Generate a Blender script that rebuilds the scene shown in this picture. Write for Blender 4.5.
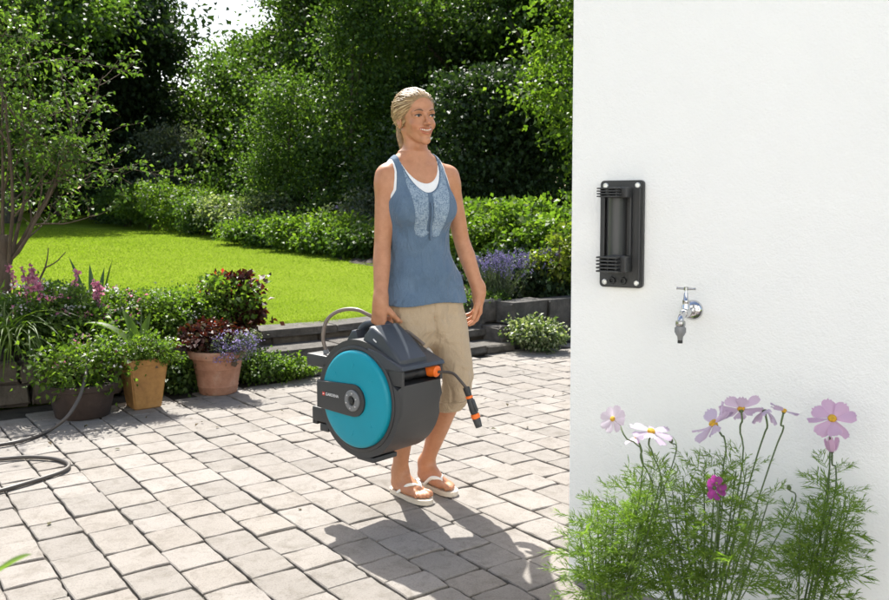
import bpy, bmesh, math, random
import numpy as np
from mathutils import Vector, Matrix, Euler

for _o in list(bpy.data.objects):
    bpy.data.objects.remove(_o, do_unlink=True)
SC = bpy.context.scene
COL = SC.collection

# ------------------------------------------------------------------ camera
FPX, IW, IH, PCY = 852.0, 889.0, 600.0, 262.0          # focal length in photo pixels
CAM_H, PITCH = 1.21, math.radians(3.5)
cam_d = bpy.data.cameras.new('camera')
cam_d.sensor_width = 36.0
cam_d.lens = 36.0 * FPX / IW
cam_d.shift_y = -(IH / 2 - PCY) / IW            # rising-front view: the lens axis passes above the picture's middle
cam_d.clip_start, cam_d.clip_end = 0.05, 3000
cam_d.dof.use_dof = True
cam_d.dof.focus_distance = 3.3
cam_d.dof.aperture_fstop = 7.5
cam = bpy.data.objects.new('camera', cam_d)
COL.objects.link(cam)
cam.location = (0, 0, CAM_H)
cam.rotation_euler = (math.pi / 2 - PITCH, 0, 0)
SC.camera = cam
SC.render.resolution_x, SC.render.resolution_y = 1024, 691

# ------------------------------------------------------------------ sky, sun, exposure
SUN_EL, SUN_AZ = math.radians(52), math.radians(17)      # sun stands behind the garden, a little to the left
SUN_DIR = Vector((-math.sin(SUN_AZ) * math.cos(SUN_EL), math.cos(SUN_AZ) * math.cos(SUN_EL), math.sin(SUN_EL)))
world = bpy.data.worlds.new('World')
SC.world = world
world.use_nodes = True
_nt = world.node_tree
_nt.nodes.clear()
_sky = _nt.nodes.new('ShaderNodeTexSky')
_sky.sky_type = 'NISHITA'
_sky.sun_disc = False
_sky.sun_elevation = SUN_EL
_sky.sun_rotation = -SUN_AZ
_sky.air_density, _sky.dust_density, _sky.ozone_density = 1.0, 3.0, 0.6
_bg = _nt.nodes.new('ShaderNodeBackground')
_bg.inputs['Strength'].default_value = 0.115
_wo = _nt.nodes.new('ShaderNodeOutputWorld')
_nt.links.new(_sky.outputs[0], _bg.inputs[0])
_nt.links.new(_bg.outputs[0], _wo.inputs[0])
sun_d = bpy.data.lights.new('sun', 'SUN')
sun_d.energy = 4.8
sun_d.angle = math.radians(0.55)
sun_d.color = (1.0, 0.98, 0.945)
sun = bpy.data.objects.new('sun', sun_d)
COL.objects.link(sun)
sun.rotation_euler = SUN_DIR.to_track_quat('Z', 'Y').to_euler()
SC.view_settings.view_transform = 'Standard'
SC.view_settings.look = 'None'
SC.view_settings.exposure = 1.2
SC.view_settings.gamma = 1.0
SC.view_settings.use_curve_mapping = False
SC.view_settings.use_white_balance = True            # balanced for the open shade, as the photograph is
SC.view_settings.white_balance_temperature = 6650
SC.view_settings.white_balance_tint = 8
SC.cycles.max_bounces = 8
SC.cycles.transparent_max_bounces = 8
SC.cycles.sample_clamp_indirect = 6.0

# ------------------------------------------------------------------ helpers
def ray(x, y):
    a = float(x - IW / 2) / FPX
    b = -float(y - PCY) / FPX
    fw = Vector((0, math.cos(PITCH), -math.sin(PITCH)))
    up = Vector((0, math.sin(PITCH), math.cos(PITCH)))
    return fw + a * Vector((1, 0, 0)) + b * up
def G(x, y, z=0.0):                                   # photo direction met with the level z
    d = ray(x, y)
    return Vector((0, 0, CAM_H)) + d * ((z - CAM_H) / d.z)
def PY(x, y, Y):                                      # photo direction met with the depth Y
    d = ray(x, y)
    return Vector((0, 0, CAM_H)) + d * (Y / d.y)

def tag(o, label=None, cat=None, group=None, kind=None):
    if label: o['label'] = label
    if cat: o['category'] = cat
    if group: o['group'] = group
    if kind: o['kind'] = kind
    return o
def empty(name, loc=(0, 0, 0), rz=0.0, parent=None):
    o = bpy.data.objects.new(name, None)
    o.empty_display_size = 0.1
    o.location = loc
    o.rotation_euler = (0, 0, rz)
    o.parent = parent
    COL.objects.link(o)
    return o
def link(name, me, mat=None, parent=None, loc=(0, 0, 0), rot=(0, 0, 0), smooth=False):
    if mat is not None and not me.materials:
        for m in (mat if isinstance(mat, (list, tuple)) else [mat]):
            me.materials.append(m)
    o = bpy.data.objects.new(name, me)
    o.location = loc
    o.rotation_euler = rot
    o.parent = parent
    COL.objects.link(o)
    if smooth:
        me.polygons.foreach_set('use_smooth', np.ones(len(me.polygons), bool))
    return o
def mesh_np(name, V, F, smooth=False):                # F: (n,3) or (n,4) array
    me = bpy.data.meshes.new(name)
    V = np.ascontiguousarray(V, np.float32)
    F = np.ascontiguousarray(F, np.int32)
    k = F.shape[1]
    me.vertices.add(len(V))
    me.vertices.foreach_set('co', V.ravel())
    me.loops.add(F.size)
    me.loops.foreach_set('vertex_index', F.ravel())
    me.polygons.add(len(F))
    me.polygons.foreach_set('loop_start', np.arange(0, F.size, k, dtype=np.int32))
    if smooth:
        me.polygons.foreach_set('use_smooth', np.ones(len(F), bool))
    me.update(calc_edges=True)
    return me
def bm_mesh(name, bm, smooth=False):
    bmesh.ops.recalc_face_normals(bm, faces=bm.faces)
    me = bpy.data.meshes.new(name)
    bm.to_mesh(me)
    bm.free()
    if smooth:
        me.polygons.foreach_set('use_smooth', np.ones(len(me.polygons), bool))
    return me
def sharp(me, deg=35):
    me.set_sharp_from_angle(angle=math.radians(deg))
    return me
def bm_box(bm, c, s, rot=None, bevel=0.0, seg=2):
    r = bmesh.ops.create_cube(bm, size=1.0)
    vs = r['verts']
    M = Matrix.Translation(Vector(c)) @ (rot.to_4x4() if rot is not None else Matrix.Identity(4)) @ Matrix.Diagonal((s[0], s[1], s[2], 1))
    bmesh.ops.transform(bm, matrix=M, verts=vs)
    if bevel > 0:
        es = list({e for v in vs for e in v.link_edges})
        bmesh.ops.bevel(bm, geom=es, offset=bevel, segments=seg, affect='EDGES', profile=0.6)
def box_mesh(name, c, s, rot=None, bevel=0.0, seg=2):
    bm = bmesh.new()
    bm_box(bm, c, s, rot, bevel, seg)
    return bm_mesh(name, bm)
def bm_lathe(bm, prof, n=32, M=None, caps=True):      # prof: [(r, z)]
    rings = []
    for r, z in prof:
        ring = []
        for i in range(n):
            a = 2 * math.pi * i / n
            v = Vector((r * math.cos(a), r * math.sin(a), z))
            ring.append(bm.verts.new(M @ v if M is not None else v))
        rings.append(ring)
    for A, B in zip(rings, rings[1:]):
        for i in range(n):
            j = (i + 1) % n
            bm.faces.new((A[i], A[j], B[j], B[i]))
    if caps:
        bm.faces.new(rings[0][::-1])
        bm.faces.new(rings[-1])
def lathe_mesh(name, prof, n=32, M=None, caps=True):
    bm = bmesh.new()
    bm_lathe(bm, prof, n, M, caps)
    return sharp(bm_mesh(name, bm, True), 40)
def catmull(pts, n):
    P = np.array([list(p) for p in pts], float)
    if len(P) == 2:
        t = np.linspace(0, 1, n)[:, None]
        return P[0] * (1 - t) + P[1] * t
    Q = np.vstack([2 * P[0] - P[1], P, 2 * P[-1] - P[-2]])
    out = []
    m = len(P) - 1
    for t in np.linspace(0, m, n):
        i = min(int(t), m - 1)
        u = t - i
        a, b, c, d = Q[i], Q[i + 1], Q[i + 2], Q[i + 3]
        out.append(0.5 * ((2 * b) + (c - a) * u + (2 * a - 5 * b + 4 * c - d) * u * u + (3 * b - a - 3 * c + d) * u ** 3))
    return np.array(out)
def tube_np(P, R, k=8, cap=True):
    """vertices and quads of a tube along the polyline P with radii R"""
    P = np.asarray(P, float)
    R = np.broadcast_to(np.asarray(R, float), (len(P),))
    T = np.gradient(P, axis=0)
    T /= np.linalg.norm(T, axis=1)[:, None] + 1e-12
    up = np.array([0, 0, 1.0]) if abs(T[0][2]) < 0.9 else np.array([1.0, 0, 0])
    V = []
    nrm = np.cross(T[0], up); nrm /= np.linalg.norm(nrm)
    an = np.arange(k) * 2 * math.pi / k
    for i in range(len(P)):
        nrm = nrm - T[i] * (nrm @ T[i]); nrm /= np.linalg.norm(nrm) + 1e-12
        b = np.cross(T[i], nrm)
        V.append(P[i] + R[i] * (np.cos(an)[:, None] * nrm + np.sin(an)[:, None] * b))
    V = np.vstack(V)
    F = []
    for i in range(len(P) - 1):
        for j in range(k):
            j2 = (j + 1) % k
            F.append((i * k + j, i * k + j2, (i + 1) * k + j2, (i + 1) * k + j))
    if cap:
        for (o, s) in ((0, -1), ((len(P) - 1) * k, 1)):
            for j in range(1, k - 1, 2):
                q = (o, o + j, o + j + 1, o + min(j + 2, k - 1))
                F.append(q if s > 0 else q[::-1])
    F = np.array(F, np.int32)
    return V, F
def tube_mesh(name, pts, R, k=10, n=None, R2=None):
    P = catmull(pts, n or max(2, len(pts) * 6))
    if R2 is not None:
        R = np.linspace(R, R2, len(P))
    elif hasattr(R, '__len__'):
        R = np.interp(np.linspace(0, 1, len(P)), np.linspace(0, 1, len(R)), R)
    V, F = tube_np(P, R, k, cap=True)
    F = F[[len(set(f)) == 4 for f in F.tolist()]] if k % 2 == 0 else F
    return mesh_np(name, V, F, True)
def merge_np(parts):
    Vs, Fs, o = [], [], 0
    for V, F in parts:
        Vs.append(V); Fs.append(np.asarray(F) + o); o += len(V)
    return np.vstack(Vs), np.vstack(Fs)

# ------------------------------------------------------------------ materials
MATS = {}
class NB:                                             # small node builder
    def __init__(self, name):
        self.m = bpy.data.materials.new(name)
        self.m.use_nodes = True
        self.t = self.m.node_tree
        self.p = self.t.nodes['Principled BSDF']
        self.out = self.t.nodes['Material Output']
    def n(self, kind, **kw):
        nd = self.t.nodes.new(kind)
        for k, v in kw.items():
            if k in nd.inputs: nd.inputs[k].default_value = v
            else: setattr(nd, k, v)
        return nd
    def l(self, a, b):
        self.t.links.new(a, b)
    def coord(self, what='Object', scale=None):
        tc = self.n('ShaderNodeTexCoord')
        if scale is None: return tc.outputs[what]
        mp = self.n('ShaderNodeMapping')
        mp.inputs['Scale'].default_value = scale if hasattr(scale, '__len__') else (scale,) * 3
        self.l(tc.outputs[what], mp.inputs[0])
        return mp.outputs[0]
    def noise(self, vec, scale, detail=4, rough=0.55, out='Fac', dist=0.0):
        nd = self.n('ShaderNodeTexNoise', Scale=scale, Detail=detail, Roughness=rough, Distortion=dist)
        if vec is not None: self.l(vec, nd.inputs['Vector'])
        return nd.outputs[out]
    def ramp(self, fac, stops):
        nd = self.n('ShaderNodeValToRGB')
        cr = nd.color_ramp
        while len(cr.elements) < len(stops): cr.elements.new(0.5)
        for e, (p, c) in zip(cr.elements, stops):
            e.position = p
            e.color = (*c, 1) if len(c) == 3 else c
        self.l(fac, nd.inputs[0])
        return nd.outputs[0]
    def mix(self, fac, a, b, mode='MIX'):
        nd = self.n('ShaderNodeMix', data_type='RGBA', blend_type=mode)
        for s, v in ((nd.inputs[0], fac), (nd.inputs[6], a), (nd.inputs[7], b)):
            if hasattr(v, 'is_linked'): self.l(v, s)
            elif hasattr(v, '__len__'): s.default_value = (*v, 1) if len(v) == 3 else v
            else: s.default_value = v
        return nd.outputs[2]
    def bump(self, h, strength=0.3, dist=0.01, prev=None):
        nd = self.n('ShaderNodeBump', Strength=strength, Distance=dist)
        self.l(h, nd.inputs['Height'])
        if prev is not None: self.l(prev, nd.inputs['Normal'])
        return nd.outputs[0]
    def base(self, c):
        s = self.p.inputs['Base Color']
        if hasattr(c, 'is_linked'): self.l(c, s)
        else: s.default_value = (*c, 1)
    def set(self, **kw):
        for k, v in kw.items():
            s = self.p.inputs[k.replace('_', ' ')]
            if hasattr(v, 'is_linked'): self.l(v, s)
            else: s.default_value = v
def plain(name, c, rough=0.5, metal=0.0, spec=0.5, grain=0.0, gscale=300, var=0.0, vscale=6, coat=0.0):
    if name in MATS: return MATS[name]
    b = NB(name)
    v = b.coord('Object')
    if var:
        nz = b.noise(v, vscale, 5, 0.6)
        b.base(b.ramp(nz, [(0.3, tuple(x * (1 - var) for x in c)), (0.7, tuple(min(1, x * (1 + var)) for x in c))]))
        rr = b.ramp(nz, [(0.2, (rough * 0.8,) * 3), (0.8, (min(1, rough * 1.25),) * 3)])
        b.set(Roughness=rr)
    else:
        b.base(c)
        b.set(Roughness=rough)
    b.set(Metallic=metal)
    b.p.inputs['Specular IOR Level'].default_value = spec
    b.p.inputs['Coat Weight'].default_value = coat
    if grain:
        b.set(Normal=b.bump(b.noise(v, gscale, 3, 0.6), grain, 0.002))
    MATS[name] = b.m
    return b.m
def leaf_mat(name, c1, c2, c3=None, trans=0.35, rough=0.45, tcol=None, spec=0.25):
    """leaf with colour that differs from leaf to leaf, light shining through it"""
    if name in MATS: return MATS[name]
    b = NB(name)
    geo = b.n('ShaderNodeNewGeometry')
    stops = [(0.0, c1), (1.0, c2)] if c3 is None else [(0.0, c1), (0.6, c2), (1.0, c3)]
    col = b.ramp(geo.outputs['Random Per Island'], stops)
    nz = b.noise(b.coord('Object'), 2.2, 3)
    col = b.mix(0.5, col, b.ramp(nz, [(0.3, (0.62,) * 3), (0.7, (1.0,) * 3)]), 'MULTIPLY')
    b.base(col)
    b.set(Roughness=rough)
    b.p.inputs['Specular IOR Level'].default_value = spec
    tr = b.n('ShaderNodeBsdfTranslucent')
    tc = b.mix(1.0, col, tcol or (1.5, 1.7, 0.6), 'MULTIPLY')
    b.l(tc, tr.inputs[0])
    mx = b.n('ShaderNodeMixShader')
    mx.inputs[0].default_value = trans
    b.l(b.p.outputs[0], mx.inputs[1])
    b.l(tr.outputs[0], mx.inputs[2])
    b.l(mx.outputs[0], b.out.inputs[0])
    MATS[name] = b.m
    return b.m
# ------------------------------------------------------------------ the setting
AT = math.radians(-54.0)                              # direction of the long paver joints
TT = Vector((math.cos(AT), math.sin(AT), 0))
NN = Vector((-TT.y, TT.x, 0))
T_EDGE = -5.50                                        # where the paving ends at the raised garden
def TN(t, n, z=0.0):
    p = TT * t + NN * n
    return Vector((p.x, p.y, z))
def to_tn(p):
    return p.x * TT.x + p.y * TT.y, p.x * NN.x + p.y * NN.y

def mat_soil():
    b = NB('soil'); v = b.coord('Object')
    n1 = b.noise(v, 9, 6, 0.7)
    b.base(b.ramp(n1, [(0.3, (0.018, 0.013, 0.009)), (0.6, (0.05, 0.036, 0.024)), (0.8, (0.085, 0.065, 0.045))]))
    b.set(Roughness=0.95, Normal=b.bump(b.noise(v, 55, 6, 0.7), 0.9, 0.02))
    return b.m
def mat_joint():
    b = NB('joint_sand'); v = b.coord('Object')
    n1 = b.noise(v, 5, 5, 0.7)
    b.base(b.ramp(n1, [(0.35, (0.016, 0.014, 0.011)), (0.6, (0.05, 0.043, 0.033)), (0.75, (0.025, 0.032, 0.012))]))
    b.set(Roughness=1.0, Normal=b.bump(b.noise(v, 240, 5, 0.7), 0.8, 0.004))
    return b.m
def mat_paver():
    b = NB('paver_concrete'); v = b.coord('Object')
    info = b.n('ShaderNodeObjectInfo')
    geo = b.n('ShaderNodeNewGeometry')
    pos = geo.outputs['Position']
    big = b.noise(pos, 1.7, 5, 0.6)
    col = b.ramp(big, [(0.25, (0.205, 0.190, 0.174)), (0.75, (0.268, 0.251, 0.232))])
    per = b.n('ShaderNodeMath', operation='ADD'); b.l(info.outputs['Random'], per.inputs[0]); b.l(geo.outputs['Random Per Island'], per.inputs[1])
    fr = b.n('ShaderNodeMath', operation='FRACT'); b.l(per.outputs[0], fr.inputs[0])
    tone = b.ramp(fr.outputs[0], [(0.0, (0.88, 0.86, 0.84)), (0.3, (0.96, 0.94, 0.92)), (0.55, (1, 0.965, 0.93)), (0.8, (1.08, 1.06, 1.05)), (1.0, (0.94, 0.90, 0.86))])
    col = b.mix(1.0, col, tone, 'MULTIPLY')
    sp = b.noise(pos, 150, 4, 0.85)
    col = b.mix(1.0, col, b.ramp(sp, [(0.32, (0.52, 0.50, 0.48)), (0.45, (0.95, 0.95, 0.95)), (0.68, (1.06, 1.05, 1.04))]), 'MULTIPLY')
    st = b.noise(pos, 12, 6, 0.75, dist=0.6)
    col = b.mix(0.8, col, b.ramp(st, [(0.30, (0.62, 0.60, 0.55)), (0.52, (1, 1, 1))]), 'MULTIPLY')
    b.base(col)
    h = b.n('ShaderNodeMath', operation='ADD'); b.l(sp, h.inputs[0]); b.l(b.noise(pos, 38, 5, 0.7), h.inputs[1])
    b.set(Roughness=0.85, Normal=b.bump(h.outputs[0], 0.55, 0.004))
    b.p.inputs['Specular IOR Level'].default_value = 0.3
    return b.m
def mat_lawn():
    b = NB('lawn_turf'); v = b.coord('Object')
    n1 = b.noise(v, 0.55, 5, 0.65); n2 = b.noise(v, 42, 6, 0.8)
    c = b.ramp(n1, [(0.3, (0.14, 0.20, 0.022)), (0.7, (0.185, 0.24, 0.03))])
    c = b.mix(0.8, c, b.ramp(n2, [(0.3, (0.45, 0.5, 0.35)), (0.6, (1, 1, 1)), (0.75, (1.25, 1.2, 1.0))]), 'MULTIPLY')
    b.base(c)
    b.set(Roughness=0.9, Normal=b.bump(n2, 0.5, 0.02))
    b.p.inputs['Specular IOR Level'].default_value = 0.0
    return b.m
def mat_stone(name, c, c2, sc=7.0):
    b = NB(name)
    pos = b.n('ShaderNodeNewGeometry').outputs['Position']
    n1 = b.noise(pos, sc, 7, 0.7, dist=0.4)
    info = b.n('ShaderNodeObjectInfo')
    col = b.ramp(n1, [(0.3, c), (0.55, tuple((x + y) / 2 for x, y in zip(c, c2))), (0.75, c2)])
    col = b.mix(1.0, col, b.ramp(info.outputs['Random'], [(0, (0.8, 0.8, 0.8)), (1, (1.15, 1.1, 1.05))]), 'MULTIPLY')
    b.base(col)
    b.set(Roughness=0.9, Normal=b.bump(b.noise(pos, sc * 6, 7, 0.75), 0.8, 0.02))
    return b.m
def mat_plaster():
    b = NB('white_render')
    pos = b.n('ShaderNodeNewGeometry').outputs['Position']
    n1 = b.noise(pos, 2.5, 5, 0.6)
    b.base(b.ramp(n1, [(0.3, (0.87, 0.87, 0.86)), (0.7, (0.90, 0.90, 0.89))]))
    f1 = b.noise(pos, 170, 3, 0.6); f2 = b.noise(pos, 45, 4, 0.6)
    h = b.n('ShaderNodeMath', operation='ADD'); b.l(f1, h.inputs[0]); b.l(f2, h.inputs[1])
    b.set(Roughness=0.9, Normal=b.bump(h.outputs[0], 0.6, 0.004))
    b.p.inputs['Specular IOR Level'].default_value = 0.2
    return b.m
M_SOIL, M_JOINT, M_PAVER, M_LAWN, M_PLASTER = mat_soil(), mat_joint(), mat_paver(), mat_lawn(), mat_plaster()
M_STONE = mat_stone('garden_stone', (0.06, 0.05, 0.04), (0.18, 0.155, 0.125))
M_STEP = mat_stone('step_stone', (0.05, 0.046, 0.04), (0.17, 0.158, 0.142), 11.0)

# ground: one sheet to the horizon; the patio bed lies on it
me = mesh_np('ground', np.array([(-900, -900, -0.06), (900, -900, -0.06), (900, 900, -0.06), (-900, 900, -0.06)]), np.array([(0, 1, 2, 3)]))
tag(link('ground', me, M_LAWN), kind='structure')
q = [TN(T_EDGE - 0.25, -9), TN(T_EDGE - 0.25, 16), TN(7, 16), TN(7, -9)]
me = mesh_np('patio', np.array([(p.x, p.y, -0.012) for p in q]), np.array([(0, 3, 2, 1)]))
patio = tag(link('patio', me, M_JOINT), kind='structure')

# pavers, laid in courses along TT
rng = np.random.default_rng(11)
def paver_variant(seed, L, Wd):
    r = np.random.default_rng(seed)
    bm = bmesh.new()
    hx, hy, ch = L / 2, Wd / 2, 0.0032
    base = []
    nx, ny = 4, 3
    per = [(-hx + 2 * hx * i / nx, -hy) for i in range(nx)] + [(hx, -hy + 2 * hy * i / ny) for i in range(ny)] + \
          [(hx - 2 * hx * i / nx, hy) for i in range(nx)] + [(-hx, hy - 2 * hy * i / ny) for i in range(ny)]
    per = [(x + r.normal(0, 0.0022), y + r.normal(0, 0.0022)) for x, y in per]
    for i, (x, y) in enumerate(per):                  # round the corners a little
        if abs(abs(x) - hx) < 0.006 and abs(abs(y) - hy) < 0.006:
            k = r.uniform(0.955, 0.985); per[i] = (x * k, y * k)
    lo = [bm.verts.new((x, y, -0.05)) for x, y in per]
    mi = [bm.verts.new((x, y, -ch)) for x, y in per]
    sc = 1 - 2 * ch / Wd
    hi = [bm.verts.new((x * (1 - 2 * ch / L) , y * sc, r.normal(0, 0.0005))) for x, y in per]
    m = len(per)
    for A, B in ((lo, mi), (mi, hi)):
        for i in range(m):
            j = (i + 1) % m
            bm.faces.new((A[i], A[j], B[j], B[i]))
    bm.faces.new(hi)
    me = bm_mesh('paver', bm)
    me.materials.append(M_PAVER)
    return me
CW = 0.1677
lens = [0.145, 0.17, 0.19, 0.205, 0.225, 0.25]
variants = {L: [paver_variant(100 * i + s, L - 0.0065, CW - 0.0065) for s in range(3)] for i, L in enumerate(lens)}
slots = []
for k in range(-30, 60):
    n0 = 0.585 + CW * k
    t = T_EDGE + 0.02 - rng.uniform(0, 0.16)
    while t < 3.0:
        L = lens[rng.choice(6, p=[.12, .18, .24, .24, .14, .08])]
        if t > T_EDGE - 0.1:
            slots.append((t + L / 2, n0 + CW / 2, L))
        t += L
def pix(p):
    d = p - Vector((0, 0, CAM_H))
    z = d.y * math.cos(PITCH) - d.z * math.sin(PITCH)
    if z < 0.3: return None
    u = d.y * math.sin(PITCH) + d.z * math.cos(PITCH)
    return IW / 2 + FPX * d.x / z, PCY - FPX * u / z, z
inview, rest = [], []
for s in slots:
    p = TN(s[0], s[1]); q = pix(p)
    if q and -12 < q[0] < 580 and 330 < q[1] < 612 and not (330 < q[0] < 440 and 365 < q[1] < 440):
        inview.append((q[2], s))
    elif p.y > -1.5 and -4.5 < p.x < 4 : rest.append(s)
inview.sort(key=lambda a: a[0])
rest += [s for _, s in inview[300:]]
def paver_pose(s):
    p = TN(s[0] + rng.normal(0, 0.0012), s[1] + rng.normal(0, 0.0012), rng.normal(0, 0.0016))
    return p, (rng.normal(0, 0.006), rng.normal(0, 0.006), AT + rng.normal(0, 0.006))
for _, s in inview[:300]:
    p, r = paver_pose(s)
    o = link('paver', variants[s[2]][rng.integers(3)], None, patio, p, r)
def poly_data(me):
    co = np.empty(len(me.vertices) * 3, np.float32); me.vertices.foreach_get('co', co)
    return co.reshape(-1, 3), [tuple(p.vertices) for p in me.polygons]
pd = {L: [poly_data(m) for m in ms] for L, ms in variants.items()}
Vs, Fs, off = [], [], 0
for s in rest:
    p, r = paver_pose(s)
    co, fs = pd[s[2]][rng.integers(3)]
    Mx = np.array(Euler(r).to_matrix())
    Vs.append(co @ Mx.T + np.array(p))
    Fs += [tuple(i + off for i in f) for f in fs]
    off += len(co)
me = bpy.data.meshes.new('far_pavers')
me.from_pydata(np.vstack(Vs).tolist(), [], Fs)
tag(link('far_pavers', me, M_PAVER, patio), kind='stuff')

# lawn: a raised sheet that climbs gently away from the patio
LAWN_Z0, LAWN_S = 0.26, 0.025
T_LAWN = T_EDGE - 0.80
def lawn_z(x, y):
    t, n = x * TT.x + y * TT.y, x * NN.x + y * NN.y
    return LAWN_Z0 + LAWN_S * max(0.0, T_LAWN - t) * 1.12
gx = np.linspace(-45, 60, 106)
ts = -np.concatenate([[-0.004, 0], np.geomspace(0.4, 70, 60)]) + T_LAWN
V = []; nn = len(gx)
for t in ts:
    for n in gx:
        p = TN(t, n)
        z = lawn_z(p.x, p.y) + 0.012 * math.sin(p.x * 1.1 + p.y * 0.6) * min(1, (T_LAWN - t))
        V.append((p.x, p.y, z if t <= T_LAWN else -.06))
F = [(i * nn + j, i * nn + j + 1, (i + 1) * nn + j + 1, (i + 1) * nn + j) for i in range(len(ts) - 1) for j in range(nn - 1)]
lawn = tag(link('lawn', mesh_np('lawn', V, F, True), M_LAWN), kind='structure')

# white garden wall: corner at the photo's left wall edge, running right and towards the viewer
WA = math.radians(31)
WT = Vector((math.cos(WA), -math.sin(WA), 0))         # along the wall
WN = Vector((-math.sin(WA), -math.cos(WA), 0))        # out of the wall, towards the patio
WC = G(568, 577)
WC.z = 0
def wall_pt(s, z, out=0.0):
    return WC + WT * s + WN * out + Vector((0, 0, z))
def wall_px(x, y):                                    # photo direction met with the wall's face
    d = ray(x, y); o = Vector((0, 0, CAM_H))
    return o + d * ((WC - o).dot(WN) / d.dot(WN))
bm = bmesh.new()
R3 = Matrix((WT, -WN, Vector((0, 0, 1)))).transposed()
bm_box(bm, WC + WT * 2.6 - WN * 0.15 + Vector((0, 0, 1.70)), (5.2, 0.30, 3.6), R3, 0.006, 2)
wall = link('white_wall', bm_mesh('white_wall', bm), M_PLASTER)
tag(wall, 'smooth white rendered wall carrying the black bracket and the tap', 'wall')

# unseen white facade added behind the viewer to bounce sunlight onto wall and woman
HY = -3.2
bounce_facade = tag(empty('bounce_facade', (-1.5, HY, 0)), 'added white rendered facade out of view, bouncing sunlight onto the wall and the woman', 'bounce_facade')
xe = [-6.2, -4.4, -3.2, -1.3, -0.3, 1.9, 3.1, 5.6]; ze = [0.0, 0.95, 2.15, 3.6, 4.75, 5.6]
holes = {(1, 1), (1, 3), (3, 0), (3, 1), (3, 3), (5, 1), (5, 3)}
bm = bmesh.new()
for i in range(len(xe) - 1):
    for j in range(len(ze) - 1):
        if (i, j) in holes: continue
        bm_box(bm, ((xe[i] + xe[i + 1]) / 2, -.17, (ze[j] + ze[j + 1]) / 2), (xe[i + 1] - xe[i], .34, ze[j + 1] - ze[j]))
bmesh.ops.remove_doubles(bm, verts=bm.verts, dist=.0005)
link('wall', bm_mesh('wall', bm), M_PLASTER, bounce_facade)
M_FRAME = plain('window_frame_paint', (.55, .55, .54), .4)
M_GLASS = plain('window_glass', (.03, .035, .04), .05)
M_ROOF = plain('roof_tile', (.20, .075, .05), .8, var=.2, vscale=4)
for (i, j) in sorted(holes - {(3, 1)}):
    x0, x1, z0, z1 = xe[i], xe[i + 1], ze[j], ze[j + 1]
    if (i, j) == (3, 0): z1 = ze[2]
    nm = 'door' if (i, j) == (3, 0) else 'window'
    bm = bmesh.new()
    for cx, cz, sx, sz in ((x0 + .035, (z0 + z1) / 2, .07, z1 - z0), (x1 - .035, (z0 + z1) / 2, .07, z1 - z0), ((x0 + x1) / 2, z0 + .035, x1 - x0 - .14, .07), ((x0 + x1) / 2, z1 - .035, x1 - x0 - .14, .07), ((x0 + x1) / 2, (z0 + z1) / 2, .06, z1 - z0 - .14)):
        bm_box(bm, (cx, -.13, cz), (sx, .06, sz))
    w = link(nm, bm_mesh(nm, bm), M_FRAME, bounce_facade)
    link('pane', box_mesh('pane', ((x0 + x1) / 2, -.15, (z0 + z1) / 2), (x1 - x0 - .1, .012, z1 - z0 - .1)), M_GLASS, w)
    if nm == 'window': link('sill', box_mesh('sill', ((x0 + x1) / 2, .03, z0 - .03), (x1 - x0 + .12, .14, .05), None, .006), M_STEP, w)
    else: link('handle', box_mesh('handle', (x0 + .5, -.085, 1.05), (.03, .03, .14), None, .008), M_FRAME, w)
me = box_mesh('roof', (-.3, -1.6, 6.35), (12.6, 4.2, .16), Matrix.Rotation(math.radians(32), 3, 'X').inverted(), .01)
link('roof', me, M_ROOF, bounce_facade)
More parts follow.
